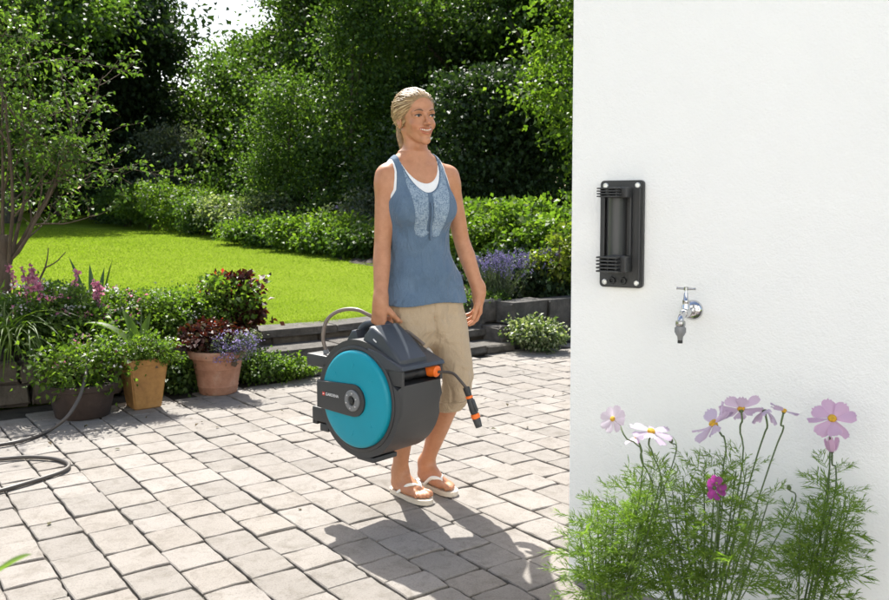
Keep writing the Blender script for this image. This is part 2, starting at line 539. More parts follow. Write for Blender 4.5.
# ------------------------------------------------------------------ implicit surfaces (for the figure and its clothes)
class Field:
    def __init__(self, xs, ys, zs):
        self.ax = [np.asarray(a, np.float32) for a in (xs, ys, zs)]
        self.d = np.full([len(a) for a in self.ax], 0.08, np.float32)
    def sub(self, lo, hi):
        sl = []
        for a, l, h in zip(self.ax, lo, hi):
            i, j = np.searchsorted(a, l), np.searchsorted(a, h)
            sl.append(slice(max(0, i - 1), min(len(a), j + 1)))
        return tuple(sl)
    def xyz(self, sl):
        return (self.ax[0][sl[0]][:, None, None], self.ax[1][sl[1]][None, :, None], self.ax[2][sl[2]][None, None, :])
    def union(self, fn, lo, hi, k=0.0, pad=0.05):
        sl = self.sub([l - pad for l in lo], [h + pad for h in hi])
        if any(s.stop - s.start < 2 for s in sl): return
        b = fn(*self.xyz(sl)).astype(np.float32)
        a = self.d[sl]
        if k > 0:
            h = np.clip(0.5 + 0.5 * (a - b) / k, 0, 1)
            self.d[sl] = a * (1 - h) + b * h - k * h * (1 - h)
        else:
            self.d[sl] = np.minimum(a, b)
    def cut(self, fn, lo, hi, k=0.0, pad=0.02):           # subtract
        sl = self.sub([l - pad for l in lo], [h + pad for h in hi])
        if any(s.stop - s.start < 2 for s in sl): return
        b = -fn(*self.xyz(sl)).astype(np.float32)
        a = self.d[sl]
        if k > 0:
            h = np.clip(0.5 - 0.5 * (a - b) / k, 0, 1)
            self.d[sl] = a * (1 - h) + b * h + k * h * (1 - h)
        else:
            self.d[sl] = np.maximum(a, b)
    def keep(self, fn):                                    # intersect with fn < 0 everywhere
        self.d = np.maximum(self.d, fn(*self.xyz((slice(None),) * 3)).astype(np.float32))
    # shapes
    def ball(self, c, r, k=0.0, cut=False, R=None):
        c = np.asarray(c, float)
        r = np.broadcast_to(np.asarray(r, float), (3,))
        m = r.max()
        if R is None:
            def fn(x, y, z):
                q = np.sqrt(((x - c[0]) / r[0]) ** 2 + ((y - c[1]) / r[1]) ** 2 + ((z - c[2]) / r[2]) ** 2)
                g = np.sqrt(((x - c[0]) / r[0] ** 2) ** 2 + ((y - c[1]) / r[1] ** 2) ** 2 + ((z - c[2]) / r[2] ** 2) ** 2) + 1e-6
                return q * (q - 1) / g
            lo, hi = c - r, c + r
        else:
            def fn(x, y, z):
                dx, dy, dz = x - c[0], y - c[1], z - c[2]
                l = [(R[0][i] * dx + R[1][i] * dy + R[2][i] * dz) for i in range(3)]
                q = np.sqrt(sum((l[i] / r[i]) ** 2 for i in range(3)))
                g = np.sqrt(sum((l[i] / r[i] ** 2) ** 2 for i in range(3))) + 1e-6
                return q * (q - 1) / g
            lo, hi = c - m, c + m
        (self.cut if cut else self.union)(fn, lo, hi, k)
    def cone(self, a, b, ra, rb, k=0.0, cut=False):
        a, b = np.asarray(a, float), np.asarray(b, float)
        ab = b - a
        L2 = float(ab @ ab) + 1e-9
        def fn(x, y, z):
            t = np.clip(((x - a[0]) * ab[0] + (y - a[1]) * ab[1] + (z - a[2]) * ab[2]) / L2, 0, 1)
            return np.sqrt((x - a[0] - t * ab[0]) ** 2 + (y - a[1] - t * ab[1]) ** 2 + (z - a[2] - t * ab[2]) ** 2) - (ra + (rb - ra) * t)
        m = max(ra, rb)
        (self.cut if cut else self.union)(fn, np.minimum(a, b) - m, np.maximum(a, b) + m, k)
    def tube(self, pts, radii, k=0.0, n=None, cut=False):
        n = n or (len(pts) - 1) * 4 + 1
        P = catmull(pts, n)
        R = np.interp(np.linspace(0, 1, n), np.linspace(0, 1, len(radii)), radii)
        lo, hi = P.min(0) - R.max(), P.max(0) + R.max()
        def fn(x, y, z):
            best = None
            for i in range(n - 1):
                a, ab = P[i], P[i + 1] - P[i]
                L2 = float(ab @ ab) + 1e-9
                t = np.clip(((x - a[0]) * ab[0] + (y - a[1]) * ab[1] + (z - a[2]) * ab[2]) / L2, 0, 1)
                d = np.sqrt((x - a[0] - t * ab[0]) ** 2 + (y - a[1] - t * ab[1]) ** 2 + (z - a[2] - t * ab[2]) ** 2) - (R[i] + (R[i + 1] - R[i]) * t)
                best = d if best is None else np.minimum(best, d)
            return best
        (self.cut if cut else self.union)(fn, lo, hi, k)
    def column(self, tab, z0, z1, k=0.0, grow=0.0, ex=2.0):     # stack of ellipses: rows (z, a, b, cx, cy)
        T = np.array(tab, float)
        zz = np.linspace(T[0, 0], T[-1, 0], 200)
        def spl(col):
            P = catmull(np.c_[T[:, 0], T[:, col], T[:, 0] * 0], 600)
            return np.interp(zz, P[:, 0], P[:, 1])
        A, B, CX, CY = (spl(i) for i in (1, 2, 3, 4))
        def fn(x, y, z):
            a, b, cx, cy = (np.interp(z, zz, q) for q in (A, B, CX, CY))
            a = a + grow; b = b + grow
            q = (np.abs((x - cx) / a) ** ex + np.abs((y - cy) / b) ** ex) ** (1 / ex)
            g = np.sqrt(((x - cx) / a ** 2) ** 2 + ((y - cy) / b ** 2) ** 2) + 1e-6
            d = q * (q - 1) / g
            return np.maximum(np.clip(d, -0.2, 0.3), np.maximum(z0 - z, z - z1))
        lo = [(T[:, 3] - T[:, 1]).min() - grow, (T[:, 4] - T[:, 2]).min() - grow, z0]
        hi = [(T[:, 3] + T[:, 1]).max() + grow, (T[:, 4] + T[:, 2]).max() + grow, z1]
        self.union(fn, lo, hi, k)
    def mesh(self, name, smooth=1):
        V, F = surface_nets(self.d, self.ax, smooth)
        return mesh_np(name, V, F, True)

def surface_nets(d, ax, smooth=1):
    ins = d < 0
    nx, ny, nz = d.shape
    cs = ins[:-1, :-1, :-1].astype(np.int8)
    for dx in (0, 1):
        for dy in (0, 1):
            for dz in (0, 1):
                if dx + dy + dz: cs = cs + ins[dx:nx - 1 + dx, dy:ny - 1 + dy, dz:nz - 1 + dz]
    act = np.argwhere((cs > 0) & (cs < 8))
    idx = np.full(cs.shape, -1, np.int32)
    idx[tuple(act.T)] = np.arange(len(act))
    i, j, k = act.T
    acc = np.zeros((len(act), 3), np.float64); cnt = np.zeros(len(act))
    corners = [(a, b, c) for a in (0, 1) for b in (0, 1) for c in (0, 1)]
    vals = {c: d[i + c[0], j + c[1], k + c[2]].astype(np.float64) for c in corners}
    X = [np.asarray(a, np.float64) for a in ax]
    for c in corners:
        for axis in range(3):
            if c[axis]: continue
            e = list(c); e[axis] = 1; e = tuple(e)
            va, vb = vals[c], vals[e]
            m = (va < 0) != (vb < 0)
            t = np.where(m, va / np.where(m, va - vb, 1), 0)
            p = np.stack([X[0][i + c[0]], X[1][j + c[1]], X[2][k + c[2]]], 1)
            q = np.stack([X[0][i + e[0]], X[1][j + e[1]], X[2][k + e[2]]], 1)
            acc += np.where(m[:, None], p + t[:, None] * (q - p), 0)
            cnt += m
    V = acc / np.maximum(cnt, 1)[:, None]
    F = []
    for axis in range(3):
        sa = [slice(None)] * 3; sb = [slice(None)] * 3
        sa[axis] = slice(0, -1); sb[axis] = slice(1, None)
        a, b = ins[tuple(sa)], ins[tuple(sb)]
        E = np.argwhere(a != b)
        u, v = [q for q in range(3) if q != axis]
        ok = (E[:, u] > 0) & (E[:, v] > 0) & (E[:, u] < d.shape[u] - 1) & (E[:, v] < d.shape[v] - 1)
        E = E[ok]
        flip = a[tuple(E.T)]
        def cell(du, dv):
            q = E.copy(); q[:, u] += du; q[:, v] += dv
            return idx[tuple(q.T)]
        quad = np.stack([cell(-1, -1), cell(0, -1), cell(0, 0), cell(-1, 0)], 1)
        if axis == 1: flip = ~flip
        quad[~flip] = quad[~flip][:, ::-1]
        F.append(quad)
    F = np.vstack(F)
    F = F[(F >= 0).all(1)]
    for _ in range(smooth):
        S = np.zeros_like(V); N = np.zeros(len(V))
        for a, b in ((0, 1), (1, 2), (2, 3), (3, 0)):
            np.add.at(S, F[:, a], V[F[:, b]]); np.add.at(N, F[:, a], 1)
            np.add.at(S, F[:, b], V[F[:, a]]); np.add.at(N, F[:, b], 1)
        V = 0.5 * V + 0.5 * S / np.maximum(N, 1)[:, None]
    return V, F
def axis_pts(lo, hi, step):
    return np.arange(lo, hi + step, step)
def wave_noise(x, y, z, s, seed=0):                        # cheap smooth noise for folds in cloth
    r = np.random.default_rng(seed)
    o = 0
    for i in range(7):
        kx, ky, kz = r.normal(0, 1, 3) * s
        o = o + np.sin(kx * x + ky * y + kz * z + r.uniform(0, 6.28))
    return o / 7
# ------------------------------------------------------------------ the woman
def mat_skin():
    b = NB('skin')
    at = b.n('ShaderNodeVertexColor', layer_name='tint')
    v = b.coord('Object')
    n1 = b.noise(v, 34, 6, 0.7)
    base = b.ramp(n1, [(0.25, (0.375, 0.165, 0.082)), (0.75, (0.49, 0.235, 0.128))])
    b.base(b.mix(1.0, base, at.outputs['Color'], 'MULTIPLY'))
    b.set(Roughness=0.42, Normal=b.bump(b.noise(v, 420, 3, 0.6), 0.12, 0.001))
    b.p.inputs['Specular IOR Level'].default_value = 0.45
    b.p.inputs['Subsurface Weight'].default_value = 0.12
    b.p.inputs['Subsurface Radius'].default_value = (1.0, 0.35, 0.18)
    b.p.inputs['Subsurface Scale'].default_value = 0.012
    return b.m
def mat_cloth(name, c, c2, thread=900, fold=14, amt=0.35, blot=9.0, rough=0.9):
    b = NB(name); v = b.coord('Object')
    n1 = b.noise(v, blot, 5, 0.65)
    col = b.ramp(n1, [(0.3, c), (0.7, c2)])
    w = b.noise(v, thread, 2, 0.5)
    col = b.mix(0.6, col, b.ramp(w, [(0.3, (0.72,) * 3), (0.7, (1.12,) * 3)]), 'MULTIPLY')
    b.base(col)
    f = b.noise(b.coord('Object', (1, 1, 0.55)), fold, 3, 0.5, dist=0.8)
    bp = b.bump(f, amt, 0.03)
    b.set(Roughness=rough, Normal=b.bump(w, 0.25, 0.0015, bp))
    b.p.inputs['Specular IOR Level'].default_value = 0.15
    b.p.inputs['Sheen Weight'].default_value = 0.15
    return b.m
def mat_hair():
    b = NB('blond_hair')
    geo = b.n('ShaderNodeNewGeometry')
    c = b.ramp(geo.outputs['Random Per Island'], [(0.0, (0.15, 0.088, 0.04)), (0.4, (0.36, 0.235, 0.112)), (0.75, (0.54, 0.385, 0.20)), (1.0, (0.72, 0.57, 0.35))])
    b.base(c)
    b.set(Roughness=0.42, Anisotropic=0.5)
    return b.m
M_SKIN, M_HAIR = mat_skin(), mat_hair()
M_DENIM = mat_cloth('blue_jersey', (0.080, 0.128, 0.195), (0.120, 0.178, 0.255), 520, 15, 1.0)
M_BEIGE = mat_cloth('beige_cotton', (0.40, 0.305, 0.205), (0.45, 0.35, 0.24), 700, 17, 0.75, 5.0)
M_WHITE = mat_cloth('white_cotton', (0.72, 0.73, 0.74), (0.80, 0.80, 0.80), 800, 15, 0.2)

TH = math.radians(27)
ROOT = Vector((-0.088, 3.50, 0.0))
cT, sT = math.cos(TH), math.sin(TH)
def W2L(p):
    dx, dy = p.x - ROOT.x, p.y - ROOT.y
    return np.array([dx * cT + dy * sT, -dx * sT + dy * cT, p.z])
def DL(v):
    return np.array([v[0] * cT + v[1] * sT, -v[0] * sT + v[1] * cT, v[2]])
def J(x, y, yl):                                           # photo direction met with a plane of the figure's own frame
    o = W2L(Vector((0, 0, CAM_H))); d = DL(ray(x, y))
    return o + d * ((yl - o[1]) / d[1])
person = tag(empty('person', ROOT, TH), 'smiling blond woman in blue tank top and beige cropped trousers carrying the reel', 'person')

# --- joints
sh_r, el_r, wr_r = J(386.5, 176, 0.01), J(382.5, 243, 0.0), J(380.5, 303, -0.072)
sh_l, el_l, wr_l = J(448.5, 177, 0.01), J(461.5, 240, 0.035), J(479.0, 292, -0.02)
an_r = W2L(G(401, 486, 0.09) * 1.0); an_r[2] = 0.095
an_l = W2L(G(426, 480, 0.09) * 1.0); an_l[2] = 0.10
heel_r, toe_r = W2L(G(394, 491)), W2L(G(427, 504))
heel_l, toe_l = W2L(G(418, 482)), W2L(G(455, 496.5))
def fix_foot(h, t, L=0.225):
    d = (t - h) * np.array([1, 1, 0]); d /= np.linalg.norm(d)
    m = (h + t) / 2
    return m - d * L / 2, m + d * L / 2, d
heel_r, toe_r, fd_r = fix_foot(heel_r, toe_r)
heel_l, toe_l, fd_l = fix_foot(heel_l, toe_l)
an_r[:2] = heel_r[:2] + fd_r[:2] * 0.045
an_l[:2] = heel_l[:2] + fd_l[:2] * 0.045
hip_r, hip_l = np.array([-0.088, 0.01, 0.86]), np.array([0.088, 0.01, 0.86])
kn_l = J(457, 384, -0.06)
kn_r = J(408, 392, -0.055)

TORSO = [(0.72, .142, .098, 0, .015), (0.80, .156, .108, 0, .012), (0.88, .152, .106, -.001, .01), (0.97, .131, .094, -.006, .004),
         (1.05, .117, .084, -.012, .0), (1.13, .122, .089, -.018, .0), (1.22, .143, .102, -.022, -.002), (1.30, .148, .098, -.028, .004),
         (1.36, .140, .082, -.032, .010), (1.405, .105, .062, -.034, .014), (1.44, .062, .052, -.034, .012)]
CXN = -0.034
def core(F, grow=0.0):
    F.column(TORSO, 0.775, 1.445, 0.0, grow)
    for s in (-1, 1):
        F.ball((s * .066 - .022, -.075, 1.222), (.056, .042, .060), 0.04)
    for S in (sh_r, sh_l):
        F.cone((S[0] * 0.93 + CXN * .07, S[1], S[2] - .004), (S[0], S[1], S[2] - .03), .041 + grow, .042 + grow, 0.03)
        F.cone((CXN, .018, 1.455), (S[0] * .8, S[1] + .008, S[2] + .012), .030 + grow, .030 + grow, 0.035)
# --- head frame
YAW = math.radians(3); TILT = math.radians(-3)
RH = (Matrix.Rotation(YAW, 3, 'Z') @ Matrix.Rotation(TILT, 3, 'Y') @ Matrix.Rotation(math.radians(-3), 3, 'X'))
RHn = np.array(RH)
HO = J(425.5, 115, -0.085) - RHn @ np.array([0, -0.083, 0.0])
def HP(x, y, z): return HO + RHn @ np.array([x, y, z])

def arm(F, S, E, Wp, k=0.03):
    F.tube([S, S * .72 + E * .28 + [0, .002, 0], S * .35 + E * .65, E, E * .7 + Wp * .3, E * .3 + Wp * .7, Wp],
           [.043, .0415, .0375, .0335, .0355, .0295, .0255], k)
def hand(F, wrist, D, Nrm, S, curls, thumb, scale=1.0):
    D, Nrm, S = (np.asarray(q, float) / np.linalg.norm(q) for q in (D, Nrm, S))
    sp = [.031, .0105, -.0105, -.030]; ml = [.084, .087, .083, .076]
    ln = [.070, .079, .073, .058]
    sc = scale
    kn = [wrist + sc * (D * m + S * s) for s, m in zip(sp, ml)]
    for s, q in zip(sp, kn):
        F.cone(wrist + sc * (D * .008 + S * s * .62), q, .0165 * sc, .0118 * sc, .014)
    F.cone(wrist - D * .02, wrist + D * .03 * sc, .0262, .024 * sc, .02)
    for i, q in enumerate(kn):
        p = q; a = 0.0
        for seg, c, r0, r1 in zip((.46, .30, .24), curls[i], (.0098, .0088, .0079), (.0088, .0079, .0066)):
            a += math.radians(c)
            d = D * math.cos(a) + Nrm * math.sin(a) + S * (0.05 * (1.5 - i)) * math.cos(a)
            e = p + d * ln[i] * seg * sc
            F.cone(p, e, r0 * sc, r1 * sc, .004)
            p = e
    p = wrist + sc * (D * .018 + S * .020 + Nrm * .008)
    for L, r0, r1, dv in zip((.046, .034, .027), (.0165, .0115, .0098), (.0118, .0098, .0078), thumb):
        d = S * dv[0] + D * dv[1] + Nrm * dv[2]; d = d / np.linalg.norm(d)
        e = p + d * L * sc
        F.cone(p, e, r0 * sc, r1 * sc, .006)
        p = e
FWD = Vector((math.cos(math.radians(42)), -math.sin(math.radians(42)), 0))     # the reel's front
INN = Vector((math.sin(math.radians(42)), math.cos(math.radians(42)), 0))                                              # away from the reel's round face
hd_r = np.array(DL((-0.10, -0.02, -1.0)))
def hands(F):
    hand(F, wr_r, hd_r, DL(INN * 0.98 + Vector((0, 0, 0.1))), DL(FWD), [(62, 75, 50)] * 3 + [(66, 75, 50)],
         [(.55, .75, .55), (.15, .75, .8), (-.2, .4, .9)], .96)
    hand(F, wr_l, DL(Vector((-.06, -.05, -1))), np.array([-.9, .35, -.1]), np.array([-.25, -1, -.1]),
         [(24, 26, 16), (28, 30, 18), (32, 34, 20), (36, 34, 20)], [(.7, .75, .25), (.35, .95, .35), (.1, 1, .35)], .96)
def leg_low(F, K, A, out):
    d = A - K
    back = np.array([0, .018, 0])
    F.tube([K + np.array([0, 0, .10]), K, K + d * .28 + back, K + d * .55 + back * .7, K + d * .82 + back * .2, A], [.053, .048, .0515, .0445, .0335, .0325], .02)
def foot(F, H, T, A, d, side):
    s = np.array([-d[1], d[0], 0]) * side                   # towards the big-toe side
    z = np.array([0, 0, 1.0])
    base = .022
    F.ball(H + d * .035 + z * (base + .028), (.031, .034, .030), .02)
    F.cone(A + z * .005, H + d * .045 + z * (base + .035), .0325, .028, .025)
    F.tube([A + d * .01 - z * .012, A + d * .055 - z * .032, H + d * .155 + s * .006 + z * (base + .022)], [.031, .026, .0185], .02)
    F.tube([H + d * .05 + z * (base + .018) - s * .012, H + d * .11 + z * (base + .015) - s * .022, H + d * .165 + z * (base + .012) - s * .024], [.021, .019, .0135], .02)
    F.tube([H + d * .06 + z * (base + .02) + s * .008, H + d * .12 + z * (base + .019) + s * .018, H + d * .17 + z * (base + .013) + s * .022], [.021, .02, .0145], .02)
    for i, (o, L, r) in enumerate(((.026, .226, .0122), (.008, .228, .0088), (-.007, .220, .0083), (-.020, .209, .0080), (-.032, .196, .0078))):
        p0 = H + d * .168 + s * o * .85 + z * (base + .014)
        p1 = H + d * (L - .022) + s * o + z * (base + r + .006)
        p2 = H + d * (L - r) + s * o + z * (base + r)
        F.tube([p0, p1, p2], [r * 1.02, r * .92, r], .005, 5)
LIPU = np.array([(-.0305, -.0680, -.0505), (-.015, -.0895, -.0540), (0, -.0945, -.0545), (.015, -.0895, -.0540), (.0305, -.0680, -.0505)])
LIPL = np.array([(-.0305, -.0680, -.0510), (-.016, -.0875, -.0695), (0, -.0925, -.0750), (.016, -.0875, -.0695), (.0305, -.0680, -.0510)])
def head(F):
    B = lambda c, r, k, cut=False: F.ball(HP(*c), r, k, cut, RHn)
    B((0, .022, .034), (.0715, .0925, .077), 0)
    B((0, -.030, -.018), (.0555, .052, .083), .03)
    B((0, -.038, .045), (.056, .045, .042), .02)            # forehead
    for s in (-1, 1):
        F.cone(HP(s * .0425, .002, -.050), HP(s * .008, -.066, -.099), .0135, .0115, .020)
        B((s * .034, -.060, -.035), (.018, .016, .017), .020)   # cheek, raised by the smile
        B((s * .070, .012, -.012), (.008, .017, .029), .004)    # ear
        B((s * .0775, .008, -.008), (.006, .009, .015), .003, True)
        F.tube([HP(s * .012, -.083, .013), HP(s * .030, -.082, .018), HP(s * .048, -.068, .012)], [.0055, .0065, .005], .012)  # brow
        B((s * .031, -.093, -.002), (.017, .015, .0115), .010, True)     # eye socket
        B((s * .031, -.0665, -.002), (.0165, .0155, .0125), .004)       # lids over the eyeball
        B((s * .031, -.0845, -.0025), (.0128, .010, .0025), .0012, True)  # narrowed eye
    B((0, -.070, -.098), (.016, .0135, .013), .014)         # chin
    F.tube([HP(0, -.079, .012), HP(0, -.089, -.008), HP(0, -.1045, -.031)], [.0070, .0065, .0090], .010)
    B((0, -.104, -.034), (.0085, .0075, .0075), .006)
    for s in (-1, 1):
        B((s * .0115, -.0935, -.036), (.0058, .0080, .0060), .005)
        B((s * .0065, -.0985, -.0425), (.0035, .0045, .0025), .002, True)
    # mouth: open smile between two lips
    B((0, -.074, -.062), (.029, .0165, .021), .014)
    F.tube([HP(*q) for q in LIPU], [.0018, .0034, .0036, .0034, .0018], .003, 13)
    F.tube([HP(*q) for q in LIPL], [.0018, .0038, .0044, .0038, .0018], .003, 13)
    mid = [HP(-.0285, -.0770, -.0515), HP(-.014, -.0905, -.0600), HP(0, -.0945, -.0632), HP(.014, -.0905, -.0600), HP(.0285, -.0770, -.0515)]
    F.tube(mid, [.0020, .0062, .0076, .0062, .0020], .001, 13, True)
    F.tube([np.array([CXN, .014, 1.40]), np.array([CXN, .012, 1.43]) * .55 + HP(0, .022, -.09) * .45, HP(0, .024, -.050)], [.054, .0435, .044], .016)
    for s in (-1, 1):                                        # neck muscle and collar bone
        F.tube([HP(s * .045, .02, -.05), (HP(s * .03, .0, -.1) + np.array([CXN + s * .02, -.02, 1.42])) / 2, np.array([CXN + s * .012, -.040, 1.385])], [.012, .012, .009], .02)
        F.tube([np.array([CXN + s * .016, -.046, 1.376]), np.array([CXN + s * .06, -.040, 1.386]), np.array([CXN + s * .11, -.006, 1.388])], [.006, .005, .005], .018)

zs = np.concatenate([np.arange(-0.004, 0.14, 0.0028), np.arange(0.14, 0.55, 0.007), np.arange(0.55, 0.66, 0.006), np.arange(0.66, 0.95, 0.0035), np.arange(0.95, 1.36, 0.006), np.arange(1.36, 1.455, 0.004), np.arange(1.455, 1.75, 0.0020)])
allp = np.array([sh_r, sh_l, wr_r, wr_l, heel_r, toe_r, heel_l, toe_l, el_l, el_r])
F = Field(axis_pts(allp[:, 0].min() - .12, allp[:, 0].max() + .12, 0.003), axis_pts(-0.26, 0.22, 0.003), zs)
core(F)
for hp, K, A in ((hip_r, kn_r, an_r), (hip_l, kn_l, an_l)):
    F.tube([hp, hp * .5 + K * .5 + [0, -.005, 0], K + np.array([0, 0, .03])], [.080, .066, .050], .03)
    leg_low(F, K, A, 1)
arm(F, sh_r, el_r, wr_r); arm(F, sh_l, el_l, wr_l)
hands(F)
foot(F, heel_r, toe_r, an_r, fd_r, 1); foot(F, heel_l, toe_l, an_l, fd_l, -1)
head(F)
me = F.mesh('body', 1)
co = np.empty(len(me.vertices) * 3, np.float32); me.vertices.foreach_get('co', co); co = co.reshape(-1, 3)
hl = (co - HO) @ RHn                                         # vertices in head coordinates
col = np.ones((len(co), 4), np.float32)
def tint(mask, c):
    col[:, :3] = col[:, :3] * (1 - mask[:, None]) + col[:, :3] * np.array(c) * mask[:, None]
def dist_poly(P, pts):
    best = np.full(len(P), 9.0)
    for a, b in zip(pts[:-1], pts[1:]):
        ab = b - a
        t = np.clip(((P - a) @ ab) / (ab @ ab), 0, 1)
        best = np.minimum(best, np.linalg.norm(P - a - t[:, None] * ab, axis=1))
    return best
near = (np.abs(hl) < 0.13).all(1)
H2 = hl[near]
m = np.zeros(len(co))
dl = np.minimum(dist_poly(H2, catmull(LIPU, 13)) - .0032, dist_poly(H2, catmull(LIPL, 13)) - .0042)
m[near] = np.clip(0.5 - dl / .002, 0, 1)
tint(m, (0.78, 0.44, 0.46))
m[:] = 0
for s in (-1, 1):
    m[near] = np.maximum(m[near], 0.5 * np.exp(-(((H2 - np.array([s * .042, -.066, -.036])) / .017) ** 2).sum(1)))
m[near] = np.maximum(m[near], 0.4 * np.exp(-(((H2 - np.array([0, -.105, -.034])) / .012) ** 2).sum(1)))
tint(m, (1.0, 0.74, 0.72))
m = np.zeros(len(co))                                       # redder knuckles, knees and feet
m = np.maximum(m, 0.4 * np.clip(1 - co[:, 2] / 0.09, 0, 1))
for q in (wr_r, wr_l):
    m = np.maximum(m, 0.45 * np.exp(-((co - (q + np.array([0, 0, -.09]))) ** 2).sum(1) / .05 ** 2))
tint(m, (1.0, 0.82, 0.78))
ca = me.color_attributes.new('tint', 'FLOAT_COLOR', 'POINT')
ca.data.foreach_set('color', col.ravel())
link('body', me, M_SKIN, person)

# --- eyes, brows, teeth
M_EYE = plain('eye_white', (0.62, 0.60, 0.58), 0.2)
M_IRIS = plain('iris', (0.03, 0.04, 0.045), 0.15)
M_LASH = plain('lash', (0.035, 0.022, 0.015), 0.7)
M_BROW = plain('brow', (0.11, 0.06, 0.03), 0.8)
M_TEETH = plain('teeth', (0.74, 0.72, 0.68), 0.25)
MH = Matrix.Translation(Vector(HO)) @ RH.to_4x4()
for s in (-1, 1):
    bm = bmesh.new()
    bmesh.ops.create_uvsphere(bm, u_segments=20, v_segments=14, radius=0.0122)
    bmesh.ops.transform(bm, matrix=MH @ Matrix.Translation((s * .031, -.0685, -.002)), verts=bm.verts)
    eye = link('eye', bm_mesh('eye', bm, True), M_EYE, person)
    bm = bmesh.new()
    bm_lathe(bm, [(.0001, .0016), (.003, .0013), (.0058, 0)], 16, MH @ Matrix.Translation((s * .031 + .0015, -.0685 - .0118, -.002)) @ Matrix.Rotation(math.pi / 2, 4, 'X'), False)
    link('iris', bm_mesh('iris', bm, True), M_IRIS, eye)
    link('eyelash', tube_mesh('eyelash', [HP(s * .0165, -.0815, -.002), HP(s * .024, -.0860, .0015), HP(s * .032, -.0868, .0020), HP(s * .040, -.0835, .0005), HP(s * .0465, -.0765, -.0022)], [.0012, .0022, .0026, .0024, .0012], 6), M_LASH, person)
    link('eyebrow', tube_mesh('eyebrow', [HP(s * .014, -.0915, .0155), HP(s * .026, -.0915, .0195), HP(s * .038, -.0845, .0195), HP(s * .048, -.0730, .0150)], [.0016, .0028, .0022, .0009], 6), M_BROW, person)
bm = bmesh.new()
for i in range(10):
    a = (i - 4.5) * 0.0050
    c = HP(a, -.0862 + 17 * a * a, -.0588 + 6 * a * a)
    bm_box(bm, c, (.0049, .004, .0082 - abs(i - 4.5) * .0007), RH @ Matrix.Rotation(-a * 30, 3, 'Z'), .0010, 2)
link('teeth', bm_mesh('teeth', bm, True), M_TEETH, person)

# --- hair: a combed-back cap of strands gathered in a tail
TIE = np.array([0, .112, .012])
CB, RB = np.array([0, -.020, .044]), np.array([.0675, .068, .066])
cen = np.array([0, .020, .032]); rad = np.array([.0785, .1010, .0895])
r = np.random.default_rng(5)
parts = []
Ft = Field(axis_pts(HO[0] - .15, HO[0] + .15, .003), axis_pts(HO[1] - .15, HO[1] + .20, .003), axis_pts(HO[2] - .2, HO[2] + .15, .003))
Ft.ball(HP(0, .022, .034), (.0775, .099, .0880), 0, False, RHn)
Ft.ball(HP(*CB), RB - .002, .01, False, RHn)
Ft.ball(HP(*TIE), .022, .02)
tail = [HP(0, .105, .012), HP(0, .128, .004), HP(-.004, .130, -.03), HP(-.012, .116, -.07), HP(-.016, .100, -.105), HP(-.018, .094, -.135)]
Ft.tube(tail, [.016, .019, .021, .019, .014, .004], .01)
def hairline(x, y, z):
    dx, dy, dz = x - HO[0], y - HO[1], z - HO[2]
    lx = RHn[0, 0] * dx + RHn[1, 0] * dy + RHn[2, 0] * dz
    ly = RHn[0, 1] * dx + RHn[1, 1] * dy + RHn[2, 1] * dz
    lz = RHn[0, 2] * dx + RHn[1, 2] * dy + RHn[2, 2] * dz
    return np.maximum(-(lz + 1.15 * (ly + .066) - .058 + 8.0 * lx * lx) / 1.5, np.where(ly < .085, -(lz + .055 + .2 * (ly - .05)), -1))
Ft.keep(hairline)
hair = link('hair', Ft.mesh('hair', 2), plain('hair_base', (0.27, 0.17, 0.08), 0.5, var=0.35, vscale=60), person)
def on_cap(w, g):                                          # outer surface of the hair in direction w from cen
    best = 0
    for c, q in ((cen, rad), (CB, RB)):
        o, d = (cen - c) / q, w / q
        A, Bq, Cq = d @ d, 2 * o @ d, o @ o - 1
        disc = Bq * Bq - 4 * A * Cq
        if disc > 0: best = max(best, (-Bq + math.sqrt(disc)) / (2 * A))
    return cen + w * (best + g)
ut = TIE - cen; ut /= np.linalg.norm(ut)
for i in range(1150):
    while True:
        u = r.normal(0, 1, 3); u /= np.linalg.norm(u)
        p = on_cap(u, 0)
        v = p[2] + 1.15 * (p[1] + .066) - .058 + 8.0 * p[0] ** 2
        edge = r.random() < 0.5
        if v > (-0.004 if edge else .004) and (not edge or v < .02) and p[2] > -.05: break
    om = math.acos(max(-1, min(1, u @ ut)))
    if om < .15: continue
    side = np.cross(u, ut)
    S = []
    wob = r.normal(0, .06); fly = r.random() < .05
    for t in np.linspace(0, 1, 10):
        w = (math.sin((1 - t) * om) * u + math.sin(t * om) * ut) / math.sin(om)
        w = w + side * wob * math.sin(math.pi * t) + np.array([0, 0, .10]) * math.sin(math.pi * t) * (1 if u[2] > 0.2 else -.3)
        w /= np.linalg.norm(w)
        S.append(HP(*on_cap(w, .0004 + (.012 if fly else .0055) * r.random() ** 2 * math.sin(math.pi * min(1, t + .1)))))
    parts.append(tube_np(np.array(S), np.array([.0007] + [.0010 if fly else .0018] * 8 + [.001]), 4, False))
tp = catmull(tail, 12)
for i in range(260):
    a, q = r.uniform(0, 6.28), math.sqrt(r.random())
    off = np.array([math.cos(a), math.sin(a) * .7, 0]) * .020 * q
    end = r.uniform(.75, 1.04)
    S = []
    for t in np.linspace(0, end, 10):
        k = min(t, 1) * 11; i0 = min(int(k), 10)
        base = tp[i0] + (tp[i0 + 1] - tp[i0]) * (k - i0)
        prof = np.interp(t, [0, .12, .5, .8, 1.05], [.5, .95, 1.12, .85, .45])
        S.append(base + RHn @ (off * prof) + r.normal(0, .0006, 3))
    parts.append(tube_np(np.array(S), np.linspace(.0014, .0006, 10), 4, False))
V, Fq = merge_np(parts)
tag(link('strands', mesh_np('strands', V, Fq, True), M_HAIR, hair), kind='stuff')

